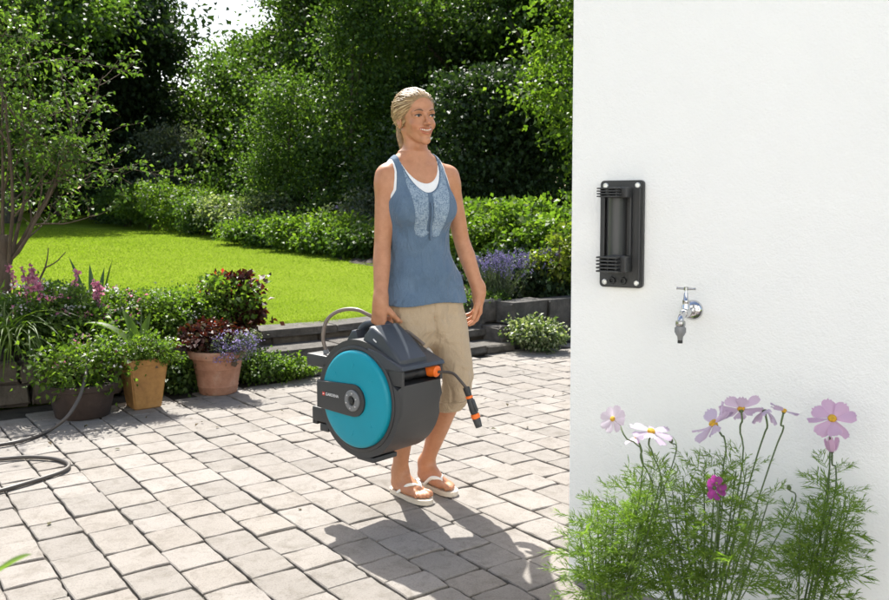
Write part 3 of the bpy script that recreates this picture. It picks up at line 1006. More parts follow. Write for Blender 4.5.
# --- clothes
CUFF_L, CUFF_R = .375, .36
def knee_path(hp, K, A):
    return [hp + np.array([0, 0, .02]), hp * .55 + K * .45 + [0, -.008, 0], K + np.array([0, -.004, .02]), K + (A - K) * .32 + [0, .012, 0]]
pl, pr = knee_path(hip_l, kn_l, an_l), knee_path(hip_r, kn_r, an_r)
gx, gy = axis_pts(-.27, .27, .0035), axis_pts(-.19, .19, .0035)
def top_mask(neck_w, neck_d, back_d, hole):
    def fn(x, y, z):
        X = x - np.interp(z, [t[0] for t in TORSO], [t[3] for t in TORSO])
        ztop = 1.445
        depth = np.where(y < .01, neck_d, back_d)
        nk = 1 - np.sqrt((X / neck_w) ** 2 + ((z - ztop) / depth) ** 2)          # > 0 inside the scoop
        nk = nk * neck_w
        lim = np.interp(z, [1.19, 1.235, 1.29, 1.36, 1.44], [.30, .154, .124, .112, .108]) - hole
        return np.maximum(nk, np.abs(X) - lim)
    return fn
def fabric_field(grow, z0, z1, mask, fold=0.0, seed=1):
    Fc = Field(gx, gy, axis_pts(z0 - .02, z1, .0035))
    core(Fc, 0.0)
    if z0 < .9:
        for P in (pl, pr): Fc.tube(P, [.082, .084, .078, .070], .02, 17)
    Fc.d -= grow
    if fold:
        x, y, z = Fc.xyz((slice(None),) * 3)
        w = np.interp(z, [z0, z0 + .06, 1.1, 1.25, 1.4], [1.0, 1.0, .8, .35, 0.0])
        Fc.d -= fold * w * (wave_noise(x * .6, y * .6, z * 1.6, 26, seed) + .45)
    if mask is not None: Fc.keep(mask)
    return Fc
HEM = 0.832
Ftop = fabric_field(.0075, HEM, 1.46, top_mask(.085, .166, .090, .004), .0125)
x, y, z = Ftop.xyz((slice(None),) * 3)
Ftop.d -= np.interp(z, [HEM, HEM + .09, 1.0], [.004, .002, 0]).astype(np.float32)
hemz = HEM + 0.006 * np.sin(x * 20 + 1) + .02 * y
Ftop.keep(lambda x, y, z: hemz - z)
top = link('tank_top', Ftop.mesh('tank_top', 2), M_DENIM, person)
# white vest showing in the neckline and at the straps' edges
Fv = fabric_field(.0045, 1.15, 1.46, top_mask(.086, .130, .078, -.003))
link('vest', Fv.mesh('vest', 2), M_WHITE, person)
# pale lace bib either side of the placket
def bib(x, y, z):
    X = x + .022
    w = np.abs(X)
    inner = np.where(z < 1.125, -1.0, .010 - w)
    zlo = 1.100 + 9 * (w - .030) ** 2 * 2.2
    outer = w - np.interp(z, [1.08, 1.14, 1.30, 1.42], [.040, .064, .090, .098])
    return np.maximum.reduce([np.broadcast_to(q, np.broadcast(x, y, z).shape) for q in (outer, inner, zlo - z, y + .02)])
Fb = fabric_field(.0100, HEM, 1.40, top_mask(.091, .169, .090, .010), .0125)
Fb.keep(bib)
def mat_lace():
    b = NB('pale_lace'); v = b.coord('Object')
    vo = b.n('ShaderNodeTexVoronoi', Scale=190.0); b.l(v, vo.inputs['Vector'])
    n1 = b.noise(v, 60, 3, 0.6)
    m = b.mix(0.5, vo.outputs['Distance'], n1)
    b.base(b.ramp(m, [(0.33, (0.30, 0.37, 0.44)), (0.52, (0.18, 0.25, 0.33)), (0.68, (0.11, 0.165, 0.235))]))
    b.set(Roughness=0.9, Normal=b.bump(m, 0.8, 0.004))
    return b.m
link('lace_bib', Fb.mesh('lace_bib', 1), mat_lace(), top)
link('placket', tube_mesh('placket', [(-.022, -.126, 1.238), (-.021, -.131, 1.20), (-.019, -.112, 1.14), (-.016, -.104, 1.09)], .0045, 6), M_DENIM, top)
# hem band
# trousers
Fp = Field(axis_pts(-.27, .33, .0035), axis_pts(-.24, .20, .0035), axis_pts(.31, .90, .0035))
Fp.column(TORSO, 0.735, 0.90, 0, .005)
Fp.tube(pl, [.083, .079, .066, .055], .022, 17)
Fp.tube(pr, [.083, .079, .066, .055], .022, 17)
Fp.ball((.01, .005, .725), (.10, .098, .075), .05)
x, y, z = Fp.xyz((slice(None),) * 3)
amp = np.interp(z, [.33, .42, .52, .65, .74, .86], [1.0, 1.0, .55, .55, .75, .25])
Fp.cut(lambda x, y, z: np.sqrt((x - .004 - .10 * (.80 - z)) ** 2 + ((y + .105 + .02 * (z - .70)) * .5) ** 2) - np.interp(z, [.60, .66, .78, .83], [.010, .008, .004, .0]), (-.03, -.14, .60), (.05, -.06, .83), .014)
Fp.d -= .0115 * amp * (wave_noise(x, y, z * 1.5, 38, 4) + .25 * wave_noise(x, y, z, 90, 9))
def cuffcut(x, y, z):
    return np.where(x > 0.0 + (0.66 - z) * .04, CUFF_L - z + .06 * (x - kn_l[0]) , CUFF_R - z)
Fp.keep(cuffcut)
trousers = link('trousers', Fp.mesh('trousers', 2), M_BEIGE, person)
for (P, zc) in ((pl, CUFF_L), (pr, CUFF_R)):
    Fc = Field(axis_pts(-.27, .33, .0035), axis_pts(-.24, .20, .0035), axis_pts(zc - .03, zc + .08, .0035))
    Fc.tube(P, [.094, .086, .071, .0585], 0, 17)
    x, y, z = Fc.xyz((slice(None),) * 3)
    Fc.d -= .006 * wave_noise(x, y, z * 1.5, 45, 14)
    tl = .06 * (x - kn_l[0]) if zc == CUFF_L else 0 * x
    Fc.keep(lambda x, y, z: np.maximum(zc - .006 + tl - z, z - zc - .042 - tl))
    link('rolled_cuff', Fc.mesh('rolled_cuff', 2), M_BEIGE, trousers)
# sandals
M_SOLE = plain('sandal_sole', (0.62, 0.54, 0.44), 0.7, var=0.1)
M_STRAP = plain('sandal_strap', (0.80, 0.78, 0.72), 0.4)
for H, T, d, side in ((heel_r, toe_r, fd_r, 1), (heel_l, toe_l, fd_l, -1)):
    s = np.array([-d[1], d[0], 0]) * side
    out = []
    for (u, wi, wo) in ((-.008, .0, .0), (-.004, .018, .018), (.012, .030, .030), (.05, .032, .034), (.10, .031, .037), (.15, .039, .043), (.19, .041, .043), (.22, .034, .034), (.238, .020, .018), (.243, .004, .004)):
        out.append((u, wi, wo))
    ringp = [H + d * u + s * wi for u, wi, wo in out] + [H + d * u - s * wo for u, wi, wo in out[::-1]]
    bm = bmesh.new()
    lo = [bm.verts.new((p[0], p[1], .001)) for p in ringp]; hi = [bm.verts.new((p[0], p[1], .021)) for p in ringp]
    bm.faces.new(lo[::-1]); bm.faces.new(hi)
    nn = len(ringp)
    for i in range(nn): bm.faces.new((lo[i], lo[(i + 1) % nn], hi[(i + 1) % nn], hi[i]))
    bmesh.ops.remove_doubles(bm, verts=bm.verts, dist=.0005)
    so = link('sandal', sharp(bm_mesh('sandal', bm, True), 40), M_SOLE, person)
    z = np.array([0, 0, 1.0])
    post = H + d * .178 + s * .016 + z * .024
    knot = H + d * .165 + s * .014 + z * .058
    link('toe_post', tube_mesh('toe_post', [post, post * .5 + knot * .5 + d * .004, knot], .0048, 8), M_STRAP, so)
    for sg, wd in ((1, .036), (-1, -.040)):
        e = H + d * .075 + s * wd + z * .020
        midp = (knot + e) / 2 + z * .017 + s * sg * .010 
        link('strap', tube_mesh('strap', [knot, (knot + midp) / 2 + z * .004, midp, e], [.0055, .0085, .0085, .0065], 8), M_STRAP, so)
# ------------------------------------------------------------------ the hose reel in her hand
M_RDARK = plain('reel_dark_plastic', (0.033, 0.034, 0.036), 0.45, grain=0.25, gscale=900, var=0.08, vscale=5)
M_RSLATE = plain('reel_slate_plastic', (0.036, 0.043, 0.054), 0.40, grain=0.2, gscale=900, var=0.08, vscale=5)
M_RBLACK = plain('reel_black_plastic', (0.014, 0.015, 0.016), 0.45)
M_TEAL = plain('reel_teal_plastic', (0.004, 0.255, 0.34), 0.36, spec=0.3, grain=0.06, gscale=700, var=0.07, vscale=5)
M_GREY = plain('reel_grey_plastic', (0.16, 0.165, 0.17), 0.4, var=0.06)
M_SCREW = plain('screw_steel', (0.55, 0.55, 0.56), 0.3, 0.9)
M_ORANGE = plain('orange_plastic', (0.80, 0.15, 0.012), 0.4, var=0.05)
M_RED = plain('red_print', (0.62, 0.05, 0.03), 0.5)
M_PRINT = plain('white_print', (0.75, 0.75, 0.75), 0.5)
M_HOSEBR = plain('grey_brown_hose', (0.16, 0.125, 0.10), 0.4, var=0.1, vscale=12)

RC = Vector((-0.259, 3.325, 0.485))                    # reel centre
RN = -INN                     # out of the round face, towards the viewer's left
RF = FWD.copy()                      # the side where the hose comes out
UPZ = Vector((0, 0, 1))
# local frame of the reel: x = RF, y = -RN (away from the round face), z = up
RM = Matrix((RF, -RN, UPZ)).transposed()
reel = tag(empty('hose_reel', (RC.x, RC.y, 0)), 'round dark grey hose reel with turquoise disc and carrying handle, held by the woman', 'hose reel')
reel.rotation_euler = RM.to_euler()
RZ = RC.z
def R2W(u, w, v):                                       # reel coordinates: u front, w away from the disc, v up
    return Vector((u, w, v + RZ))
HW = 0.113                                              # half width of the housing
def extrude_prof(name, prof, w0, w1, mat, bev=0.0, parent=reel, seg=3, smooth=True):
    bm = bmesh.new()
    a = [bm.verts.new(R2W(u, w0, v)) for u, v in prof]
    b = [bm.verts.new(R2W(u, w1, v)) for u, v in prof]
    n = len(prof)
    f0 = bm.faces.new(a); f1 = bm.faces.new(b[::-1])
    for i in range(n): bm.faces.new((a[i], b[i], b[(i + 1) % n], a[(i + 1) % n]))
    if bev:
        es = list(f0.edges) + list(f1.edges)
        bmesh.ops.bevel(bm, geom=es, offset=bev, segments=seg, affect='EDGES', profile=0.5)
    bmesh.ops.triangulate(bm, faces=[f for f in bm.faces if len(f.verts) > 4])
    return link(name, sharp(bm_mesh(name, bm, smooth), 38), mat, parent)
def rbox(name, c, s, mat, bev=0.004, parent=reel, rot=None):
    me = box_mesh(name, R2W(*c), s, rot, bev, 2)
    me.polygons.foreach_set('use_smooth', np.ones(len(me.polygons), bool))
    return link(name, sharp(me, 40), mat, parent)
def arc(r, a0, a1, n, cu=0, cv=0):
    return [(cu + r * math.cos(math.radians(a0 + (a1 - a0) * i / n)), cv + r * math.sin(math.radians(a0 + (a1 - a0) * i / n))) for i in range(n + 1)]
RO = 0.228
# drum housing: round drum whose front top runs out into the hose outlet block
prof = arc(RO, 62, 345, 56) + [(.230, -.030), (.234, .02), (.236, .078)] + [(.150, .078), (.150, .145)] + [(.205, .150), (.150, .188)]
housing = extrude_prof('housing', prof, -HW, HW, M_RDARK, .018)
# outlet block around the opening: floor, lintel, cheeks
rbox('outlet_back', (.158, 0, .112), (.02, HW * 2 - .03, .07), M_RBLACK, .002, housing)
rbox('outlet_cheek', (.196, -HW + .009, .112), (.086, .014, .072), M_RDARK, .003, housing)
rbox('outlet_cheek', (.196, HW - .009, .112), (.086, .014, .072), M_RDARK, .003, housing)
extrude_prof('outlet_lintel', [(.06, .205), (.12, .192), (.242, .150), (.248, .138), (.240, .132), (.06, .132)], -HW - .004, HW + .004, M_RSLATE, .006, housing)
bm = bmesh.new()                                        # guide roller inside the opening
bm_lathe(bm, [(.018, -.09), (.022, -.09), (.022, -.02), (.016, 0), (.022, .02), (.022, .09), (.018, .09)], 20, Matrix.Translation(R2W(.190, -.0, .108)) @ Matrix.Rotation(math.pi / 2, 4, 'X'))
link('guide_roller', sharp(bm_mesh('guide_roller', bm, True), 40), M_RBLACK, housing)
# carrying handle: grip bar between a rear post and a sloping front cowl
WB = .016
def rtube(name, pts, r, mat, parent=reel, k=14, n=40):
    return link(name, tube_mesh(name, [R2W(*p) for p in pts], r, k, n), mat, parent)
rtube('carrying_handle', [(-.128, WB, .190), (-.112, WB, .242), (-.080, WB, .268), (-.030, WB, .278), (.030, WB, .277), (.062, WB, .262), (.10, WB, .225)], [.022, .019, .0155, .0145, .0145, .017, .022], M_RSLATE)
extrude_prof('handle_post', [(-.150, .165), (-.146, .205), (-.118, .246), (-.092, .250), (-.082, .226), (-.070, .195), (-.07, .165)], -.040, .070, M_RSLATE, .010)
extrude_prof('handle_cowl', [(-.005, .200), (.030, .250), (.050, .282), (.072, .285), (.125, .250), (.225, .172), (.225, .140), (.10, .180)], -.100, .045, M_RSLATE, .016)
rbox('handle_mark', (.085, -.1008, .232), (.020, .002, .005), M_PRINT, .0005, reel, Matrix.Rotation(.55, 3, 'Y'))
# disc side: dark ring, turquoise disc, arm with the hub
MD = lambda w: Matrix.Translation(R2W(0, w, 0)) @ Matrix.Rotation(math.pi / 2, 4, 'X')
bm = bmesh.new(); bm_lathe(bm, [(.206, -.01), (.205, .003), (.202, .005), (.193, .005), (.191, -.01)], 72, MD(-HW), False)
link('rim_ring', sharp(bm_mesh('rim_ring', bm, True), 40), M_RDARK, reel)
bm = bmesh.new(); bm_lathe(bm, [(.188, -.010), (.188, .012), (.184, .018), (.174, .021), (.130, .025), (.070, .0275), (.0005, .0275)], 72, MD(-HW))
disc = link('side_disc', sharp(bm_mesh('side_disc', bm, True), 40), M_TEAL, reel)
for a in (40, 90, 140, 220, 270, 320):                   # small moulded marks round the disc
    ca, sa = math.cos(math.radians(a)), math.sin(math.radians(a))
    rbox('moulded_rib', (.128 * ca, -HW - .0245, .128 * sa), (.005, .0022, .026), M_TEAL, .0015, disc, Matrix.Rotation(-math.radians(a) + math.pi / 2 + .5, 3, 'Y'))
armp = [(-.203, .050), (-.203, -.058)] + [(-.02, -.062)] + arc(.062, -90, 90, 20, .012, 0) + [(-.02, .060)]
arm_o = extrude_prof('hub_arm', armp, -HW - .036, -HW - .010, M_RDARK, .006)
bm = bmesh.new(); bm_lathe(bm, [(.041, -.004), (.041, .004), (.038, .007), (.020, .008), (.0185, .004), (.0185, -.004)], 48, MD(-HW - .0365) @ Matrix.Translation((.012, 0, 0)), False)
hub = link('hub', sharp(bm_mesh('hub', bm, True), 35), M_GREY, reel)
bm = bmesh.new(); bm_lathe(bm, [(.0005, .0015), (.0188, .0015)], 32, MD(-HW - .0365) @ Matrix.Translation((.012, 0, 0)), False)
link('hub_hole', bm_mesh('hub_hole', bm), M_RBLACK, hub)
bm = bmesh.new(); bm_lathe(bm, [(.011, .001), (.011, .0075), (.0085, .0085), (.0005, .0085)], 24, MD(-HW - .0365) @ Matrix.Translation((.012, 0, 0)), False)
link('axle', sharp(bm_mesh('axle', bm, True), 35), M_RBLACK, hub)
bolt = lathe_mesh('bolt', [(.0034, 0), (.0034, .0018), (.0025, .0028), (.0003, .0028)], 12, Matrix.Rotation(math.pi / 2, 4, 'X'))
bolt.materials.append(M_SCREW)
for i in range(6):
    a = math.radians(60 * i + 20)
    link('bolt', bolt, None, hub, R2W(.012 + .0295 * math.cos(a), -HW - .0443, .0295 * math.sin(a)))
# print on the arm: red tile with white mark and the maker's name
fw = -HW - .0365
rbox('emblem', (-.158, fw, .003), (.0135, .0016, .0135), M_RED, .0002, arm_o)
rbox('emblem_mark', (-.158, fw - .0010, .003), (.0075, .0010, .0030), M_PRINT, .0001, arm_o)
def text_mesh(name, s, size):
    cu = bpy.data.curves.new(name, 'FONT'); cu.body = s; cu.size = size; cu.extrude = .0003; cu.align_x = 'LEFT'; cu.align_y = 'CENTER'
    to = bpy.data.objects.new(name, cu); COL.objects.link(to)
    dg = bpy.context.evaluated_depsgraph_get()
    me = bpy.data.meshes.new_from_object(to.evaluated_get(dg)); bpy.data.objects.remove(to, do_unlink=True)
    return me
tm = text_mesh('lettering', 'GARDENA', .0165)
link('lettering', tm, M_PRINT, arm_o, R2W(-.146, fw - .0006, .003), (math.pi / 2, 0, 0))
# rear brackets and feet
rbox('rear_bracket', (-.245, -.072, .118), (.125, .082, .050), M_RDARK, .008)
rbox('rear_bracket', (-.235, -.072, -.100), (.085, .080, .060), M_RDARK, .008)
rbox('bracket_lip', (-.262, -.085, -.128), (.030, .05, .030), M_RBLACK, .004)
rbox('bracket_lip', (-.205, -.085, -.150), (.05, .05, .030), M_RDARK, .004)
rbox('foot', (.035, -.045, -.229), (.095, .13, .020), M_RDARK, .006)
# orange hose end leaving the opening, hose and spray nozzle
q0 = W0 = None
def r_of(p):                                            # world to reel frame
    d = p - Vector((RC.x, RC.y, 0))
    return Vector((d.dot(RF), d.dot(-RN), d.z))
oc = R2W(.225, .074, .112)
bm = bmesh.new()
Mo = Matrix.Translation(oc) @ Vector((.95, .05, -.10)).to_track_quat('Z', 'Y').to_matrix().to_4x4()
bm_lathe(bm, [(.014, -.055), (.024, -.055), (.027, -.045), (.027, -.004), (.022, .004), (.022, .018), (.015, .024), (.010, .024)], 24, Mo)
link('orange_connector', sharp(bm_mesh('orange_connector', bm, True), 35), M_ORANGE, reel)
def at_reel(x, y, Y): return r_of(PY(x, y, Y))
hoseend = [oc + Vector((.02, 0, -.003)), at_reel(452, 373, 3.20), at_reel(460.5, 381, 3.17), at_reel(467, 389, 3.16)]
link('leader_hose', tube_mesh('leader_hose', hoseend, .0056, 10, 24), plain('leader_hose_rubber', (0.055, 0.042, 0.034), 0.45), reel)
n0, n1 = at_reel(466, 387, 3.16), at_reel(479, 427, 3.15)
ax = (n1 - n0); L = ax.length
Mn = Matrix.Translation(n0) @ ax.to_track_quat('Z', 'Y').to_matrix().to_4x4()
noz = None
for nm, prof, mt in (
    ('nozzle_collar', [(.008, 0), (.0125, .001), (.0135, .008), (.012, .03), (.0105, .036)], M_RBLACK),
    ('nozzle_band', [(.0108, .034), (.0138, .036), (.0138, .043), (.0112, .045)], M_ORANGE),
    ('nozzle_barrel', [(.0112, .044), (.0128, .048), (.0145, .070), (.0150, .100), (.0132, .106)], M_RDARK),
    ('nozzle_ring', [(.0135, .105), (.0168, .107), (.0168, .121), (.0140, .124)], M_ORANGE),
    ('nozzle_tip', [(.0138, .123), (.0155, .126), (.0135, .150), (.0128, L), (.0085, L), (.0080, L - .012)], M_RDARK)):
    me = lathe_mesh(nm, prof, 22, Mn)
    o = link(nm, me, mt, reel)
for i in range(5):                                       # grip ribs round the barrel
    a = i * 1.257
    p = Mn @ Vector((.0148 * math.cos(a), .0148 * math.sin(a), .075))
    link('grip_rib', tube_mesh('grip_rib', [Mn @ Vector((.0135 * math.cos(a), .0135 * math.sin(a), .052)), Mn @ Vector((.0155 * math.cos(a), .0155 * math.sin(a), .098))], .0022, 6, 2), M_RBLACK, reel)
# supply hose arching over the top
sup = [at_reel(326.5, 352, 3.44), at_reel(323, 338, 3.45), at_reel(326, 322, 3.46), at_reel(334, 313.5, 3.46), at_reel(345, 309.5, 3.45), at_reel(358, 310, 3.43), at_reel(369, 315, 3.41),
       at_reel(384, 321, 3.40), at_reel(398, 325, 3.38), at_reel(412, 335, 3.36), at_reel(424, 345, 3.34)]
link('supply_hose', tube_mesh('supply_hose', sup, .0078, 12, 70), M_HOSEBR, reel)
cp = at_reel(327, 356, 3.44)
Mc = Matrix.Translation(cp) @ (sup[1] - cp).to_track_quat('Z', 'Y').to_matrix().to_4x4()
link('hose_coupling', lathe_mesh('hose_coupling', [(.011, -.03), (.0135, -.028), (.0135, .0), (.0115, .004), (.0115, .022), (.0095, .026)], 20, Mc), M_GREY, reel)
# ------------------------------------------------------------------ wall bracket and tap
def wall_frame(name, p, label, cat):
    o = empty(name, p); o.rotation_euler = R3.to_euler()
    return tag(o, label, cat)
def wall_local(root, p):
    d = p - root.location
    return Vector((d.dot(WT), -d.dot(WN), d.z))
pc = wall_px(623, 234)
PW = (wall_px(644.3, 234) - wall_px(601.5, 234)).length
PH = wall_px(623, 180.5).z - wall_px(623, 287).z
M_BRK = plain('bracket_plastic', (0.033, 0.034, 0.035), 0.42, grain=0.3, gscale=800, var=0.1, vscale=8)
M_BRKL = plain('bracket_plastic_sheen', (0.048, 0.049, 0.050), 0.32, var=0.1, vscale=8)
brk = wall_frame('wall_bracket', pc, 'dark grey plastic mounting bracket screwed to the white wall', 'bracket')
bm = bmesh.new()
bm_box(bm, (0, -.009, 0), (PW, .018, PH))
vert_edges = [e for e in bm.edges if abs((e.verts[0].co - e.verts[1].co).y) > .01]
bmesh.ops.bevel(bm, geom=vert_edges, offset=.012, segments=5, affect='EDGES', profile=.5)
fr = [e for e in bm.edges if all(abs(v.co.y + .018) < 1e-5 for v in e.verts)]
bmesh.ops.bevel(bm, geom=fr, offset=.003, segments=2, affect='EDGES')
plate = link('plate', sharp(bm_mesh('plate', bm, True), 35), M_BRK, brk)
link('plate_rim', box_mesh('plate_rim', (PW * .43, -.022, 0), (.006, .010, PH * .86), None, .002), M_BRK, plate)
# upright half-round column between the clamps
bm = bmesh.new()
n = 20; z0, z1 = -PH * .36, PH * .40
A = [bm.verts.new((-.012 + .030 * math.cos(math.pi * i / n), -.016 - .040 * math.sin(math.pi * i / n), z0)) for i in range(n + 1)]
B = [bm.verts.new((v.co.x, v.co.y, z1)) for v in A]
for i in range(n): bm.faces.new((A[i], A[i + 1], B[i + 1], B[i]))
bm.faces.new(A[::-1]); bm.faces.new(B)
link('column', sharp(bm_mesh('column', bm, True), 40), M_BRKL, brk)
for x in (.034, -.050):
    link('column_rib', box_mesh('column_rib', (x, -.026, PH * .02), (.006, .020, PH * .70), None, .0015), M_BRK, brk)
def clamp(zc, h, nf):
    c = link('clamp', box_mesh('clamp', (.006, -.046, zc), (.062, .062, h), None, .005), M_BRK, brk)
    for i in range(nf):
        z = zc - h / 2 + h * (i + .5) / nf
        link('clamp_fin', box_mesh('clamp_fin', (-.012, -.088, z), (.066, .050, h / nf * .52), None, .0012), M_BRK, c)
    for x in (-.036, -.012, .012):
        link('clamp_web', box_mesh('clamp_web', (x, -.084, zc), (.004, .036, h * .94), None, .0008), M_BRK, c)
clamp(PH * .385, .032, 4)
clamp(-PH * .27, .052, 5)
scr = lathe_mesh('screw', [(.0085, 0), (.0085, .002), (.0065, .004), (.0055, .004), (.0048, .002), (.0005, .002)], 18, Matrix.Rotation(math.pi / 2, 4, 'X'))
scr.materials.append(plain('screw_zinc', (0.72, 0.72, 0.70), 0.3, 0.7))
for sx in (-1, 1):
    for sz in (-1, 1):
        link('screw', scr, None, brk, (sx * PW * .37, -.018, sz * PH * .452))
for x in (-.026, .010):
    bm = bmesh.new(); bm_lathe(bm, [(.010, 0), (.0115, .004), (.010, .010), (.006, .010), (.005, .003), (.0004, .003)], 18, Matrix.Translation((x, -.018, -PH * .435)) @ Matrix.Rotation(math.pi / 2, 4, 'X'))
    link('plug', sharp(bm_mesh('plug', bm, True), 40), M_RBLACK, brk)

tp_ = wall_px(693, 310)
M_CHROME = plain('chrome', (0.60, 0.60, 0.61), 0.10, 1.0)
M_CHROME2 = plain('brushed_chrome', (0.42, 0.42, 0.43), 0.22, 1.0)
M_CLEAR = plain('grey_connector', (0.22, 0.225, 0.23), 0.3)
tap = wall_frame('garden_tap', tp_, 'chrome garden tap with bar handle on the white wall', 'tap')
RX = Matrix.Rotation(math.pi / 2, 4, 'X')                # lathe axis out of the wall
def tl(name, prof, M, mat, n=24, parent=tap):
    return link(name, lathe_mesh(name, prof, n, M), mat, parent)
tl('flange', [(.0305, 0), (.0305, .003), (.028, .008), (.021, .013), (.0125, .016)], RX, M_CHROME, 32)
tl('inlet', [(.0095, .012), (.0095, .05), (.0125, .052), (.0135, .060), (.0135, .098), (.012, .104), (.0004, .106)], RX, M_CHROME)
tl('bonnet', [(.0125, .0), (.0125, .014), (.0100, .018), (.0105, .022), (.0105, .030), (.0075, .033), (.0060, .050), (.0042, .054), (.0042, .064)], Matrix.Translation((0, -.080, .006)), M_CHROME)
tl('handle_hub', [(.0065, 0), (.0065, .009), (.0004, .011)], Matrix.Translation((0, -.080, .066)), M_CHROME2)
link('bar_handle', tube_mesh('bar_handle', [(-.0275, -.080, .071), (-.020, -.080, .0705), (.0, -.080, .070), (.020, -.080, .0705), (.0275, -.080, .071)], [.0038, .0032, .0036, .0032, .0038], 12), M_CHROME2, tap)
link('spout', tube_mesh('spout', [(0, -.092, .000), (0, -.112, -.002), (0, -.128, -.009), (0, -.134, -.020)], [.0105, .0098, .0095, .0100], 16), M_CHROME, tap)
tl('spout_nut', [(.0105, 0), (.0140, -.002), (.0145, -.007), (.0145, -.013), (.0125, -.016)][::-1], Matrix.Translation((0, -.134, -.017)), M_CHROME2, 12)
tl('hose_connector', [(.0065, -.042), (.0075, -.040), (.0085, -.031), (.0135, -.024), (.0150, -.016), (.0145, -.005), (.0120, 0)], Matrix.Translation((0, -.134, -.032)), M_CLEAR, 20)
for i in range(7):
    a = i * 2 * math.pi / 7
    link('connector_rib', box_mesh('connector_rib', (.0148 * math.cos(a), -.134 + .0148 * math.sin(a), -.044), (.003, .003, .015), Matrix.Rotation(a, 3, 'Z'), .0006), M_CLEAR, tap)
tl('connector_tip', [(.0072, -.006), (.0072, .003)], Matrix.Translation((0, -.134, -.076)), M_RBLACK, 16)
# ------------------------------------------------------------------ steps, stone edging, pots, hose
def bed_pt(px, t, z=0.0):                                # plan point seen at photo column px, on the line t
    a = (px - IW / 2) / FPX
    Y = t / (a * TT.x + TT.y)
    return Vector((a * Y, Y, z))
def n_at(px, t):
    return to_tn(bed_pt(px, t))[1]
def stone_mesh(name, s, seed, bev=.012, rough=.006, cuts=2):
    r = np.random.default_rng(seed)
    bm = bmesh.new()
    bm_box(bm, (0, 0, 0), s, None, min(bev, min(s) * .3), 2)
    for v in bm.verts: v.co += Vector(r.normal(0, rough, 3))
    return bm_mesh(name, bm)
ROT_TN = AT
srng = np.random.default_rng(3)
steps = tag(empty('garden_steps', TN(T_EDGE, n_at(380, T_EDGE))), 'low weathered stone steps climbing from the paving to the lawn', 'steps')
def add_stone(parent, name, t, n, z, s, seed, mat, rz=0.0, bev=.012, rough=.005):
    p = TN(t, n, z) - Vector(parent.location)
    return link(name, stone_mesh(name, s, seed, bev, rough), mat, parent, p, (srng.normal(0, .008), srng.normal(0, .008), AT + rz + srng.normal(0, .008)))
na, nb = n_at(262, T_EDGE), n_at(512, T_EDGE)
for row, (tf, ztop, th, depth) in enumerate(((T_EDGE - .02, .065, .10, .34), (T_EDGE - .33, .155, .12, .36), (T_EDGE - .66, .268, .14, .30))):
    n = na - (.35 if row == 2 else 0); i = 0
    end = nb + (.1 if row == 2 else 0)
    while n < end:
        L = float(srng.uniform(.55, .95))
        L = min(L, end - n + .05)
        add_stone(steps, 'step_slab', tf - depth / 2, n + L / 2, ztop - .03, (depth, L - .008, .06), 50 + row * 20 + i, M_STEP, 0, .010, .004)
        n += L; i += 1
    n = na - (.35 if row == 2 else 0); i = 0
    while n < end:
        L = float(srng.uniform(.3, .5)); L = min(L, end - n + .02)
        add_stone(steps, 'riser_stone', tf - .06 - depth / 2 + .05, n + L / 2, ztop - .06 - th / 2, (depth - .10, L - .012, th), 150 + row * 20 + i, M_STONE, 0, .012, .006)
        n += L; i += 1
# stone retaining wall of the left bed
T_BED = -5.70
bedwall = tag(empty('bed_wall', TN(T_BED, n_at(60, T_BED))), 'rough brown stone edging wall behind the flower pots', 'stone wall')
nl, nr = n_at(-60, T_BED) - .5, na
k = 0
for course in range(2):
    n = nl - course * .13
    while n < nr - .06:
        L = min(float(srng.uniform(.2, .36)), nr - n)
        add_stone(bedwall, 'stone', T_BED - .09, n + L / 2, .07 + course * .135, (.17, L - .012, .128), 300 + k, M_STONE, 0, .02, .010)
        n += L; k += 1
# right raised bed of cut stone with the lavender
rb = tag(empty('raised_bed', TN(-5.55, nb + .3)), 'grey cut stone blocks edging the lavender bed', 'stone edging')
k = 0
for course, h in enumerate((.0, .2)):
    n = nb - .02 + course * .15
    while n < nb + 4.6:
        L = float(srng.uniform(.36, .55))
        add_stone(rb, 'stone_block', -5.62 - .13, n + L / 2, .10 + h, (.24, L - .012, .19), 400 + k, M_STEP, 0, .014, .008)
        n += L; k += 1
    t = -5.90
    while t > -7.0:
        L = .42
        add_stone(rb, 'stone_block', t - L / 2, nb + .10 + course * .02, .10 + h, (L - .012, .22, .19), 430 + k, M_STEP, 0, .014, .008)
        t -= L; k += 1
# soil of the beds
def soil_sheet(name, t0, t1, n0, n1, z, seed, amp=.03):
    r = np.random.default_rng(seed)
    nu, nv = 30, 12
    V = []
    for i in range(nv + 1):
        for j in range(nu + 1):
            p = TN(t0 + (t1 - t0) * i / nv, n0 + (n1 - n0) * j / nu)
            e = 1 if 0 < i < nv and 0 < j < nu else 0
            V.append((p.x, p.y, z - .06 * (1 - e) + e * r.normal(0, amp)))
    F = [(i * (nu + 1) + j, i * (nu + 1) + j + 1, (i + 1) * (nu + 1) + j + 1, (i + 1) * (nu + 1) + j) for i in range(nv) for j in range(nu)]
    return tag(link(name, mesh_np(name, V, F, True), M_SOIL), kind='structure')
soil_sheet('flower_bed', T_BED - .12, T_BED - 1.15, nl, na - .02, .29, 1)
soil_sheet('lavender_bed', -5.80, -7.8, nb + .15, nb + 4.6, .36, 2)
soil_sheet('shrub_border', -9.6, -12.5, n_at(412, -9.5), n_at(640, -9.5), .40, 4)

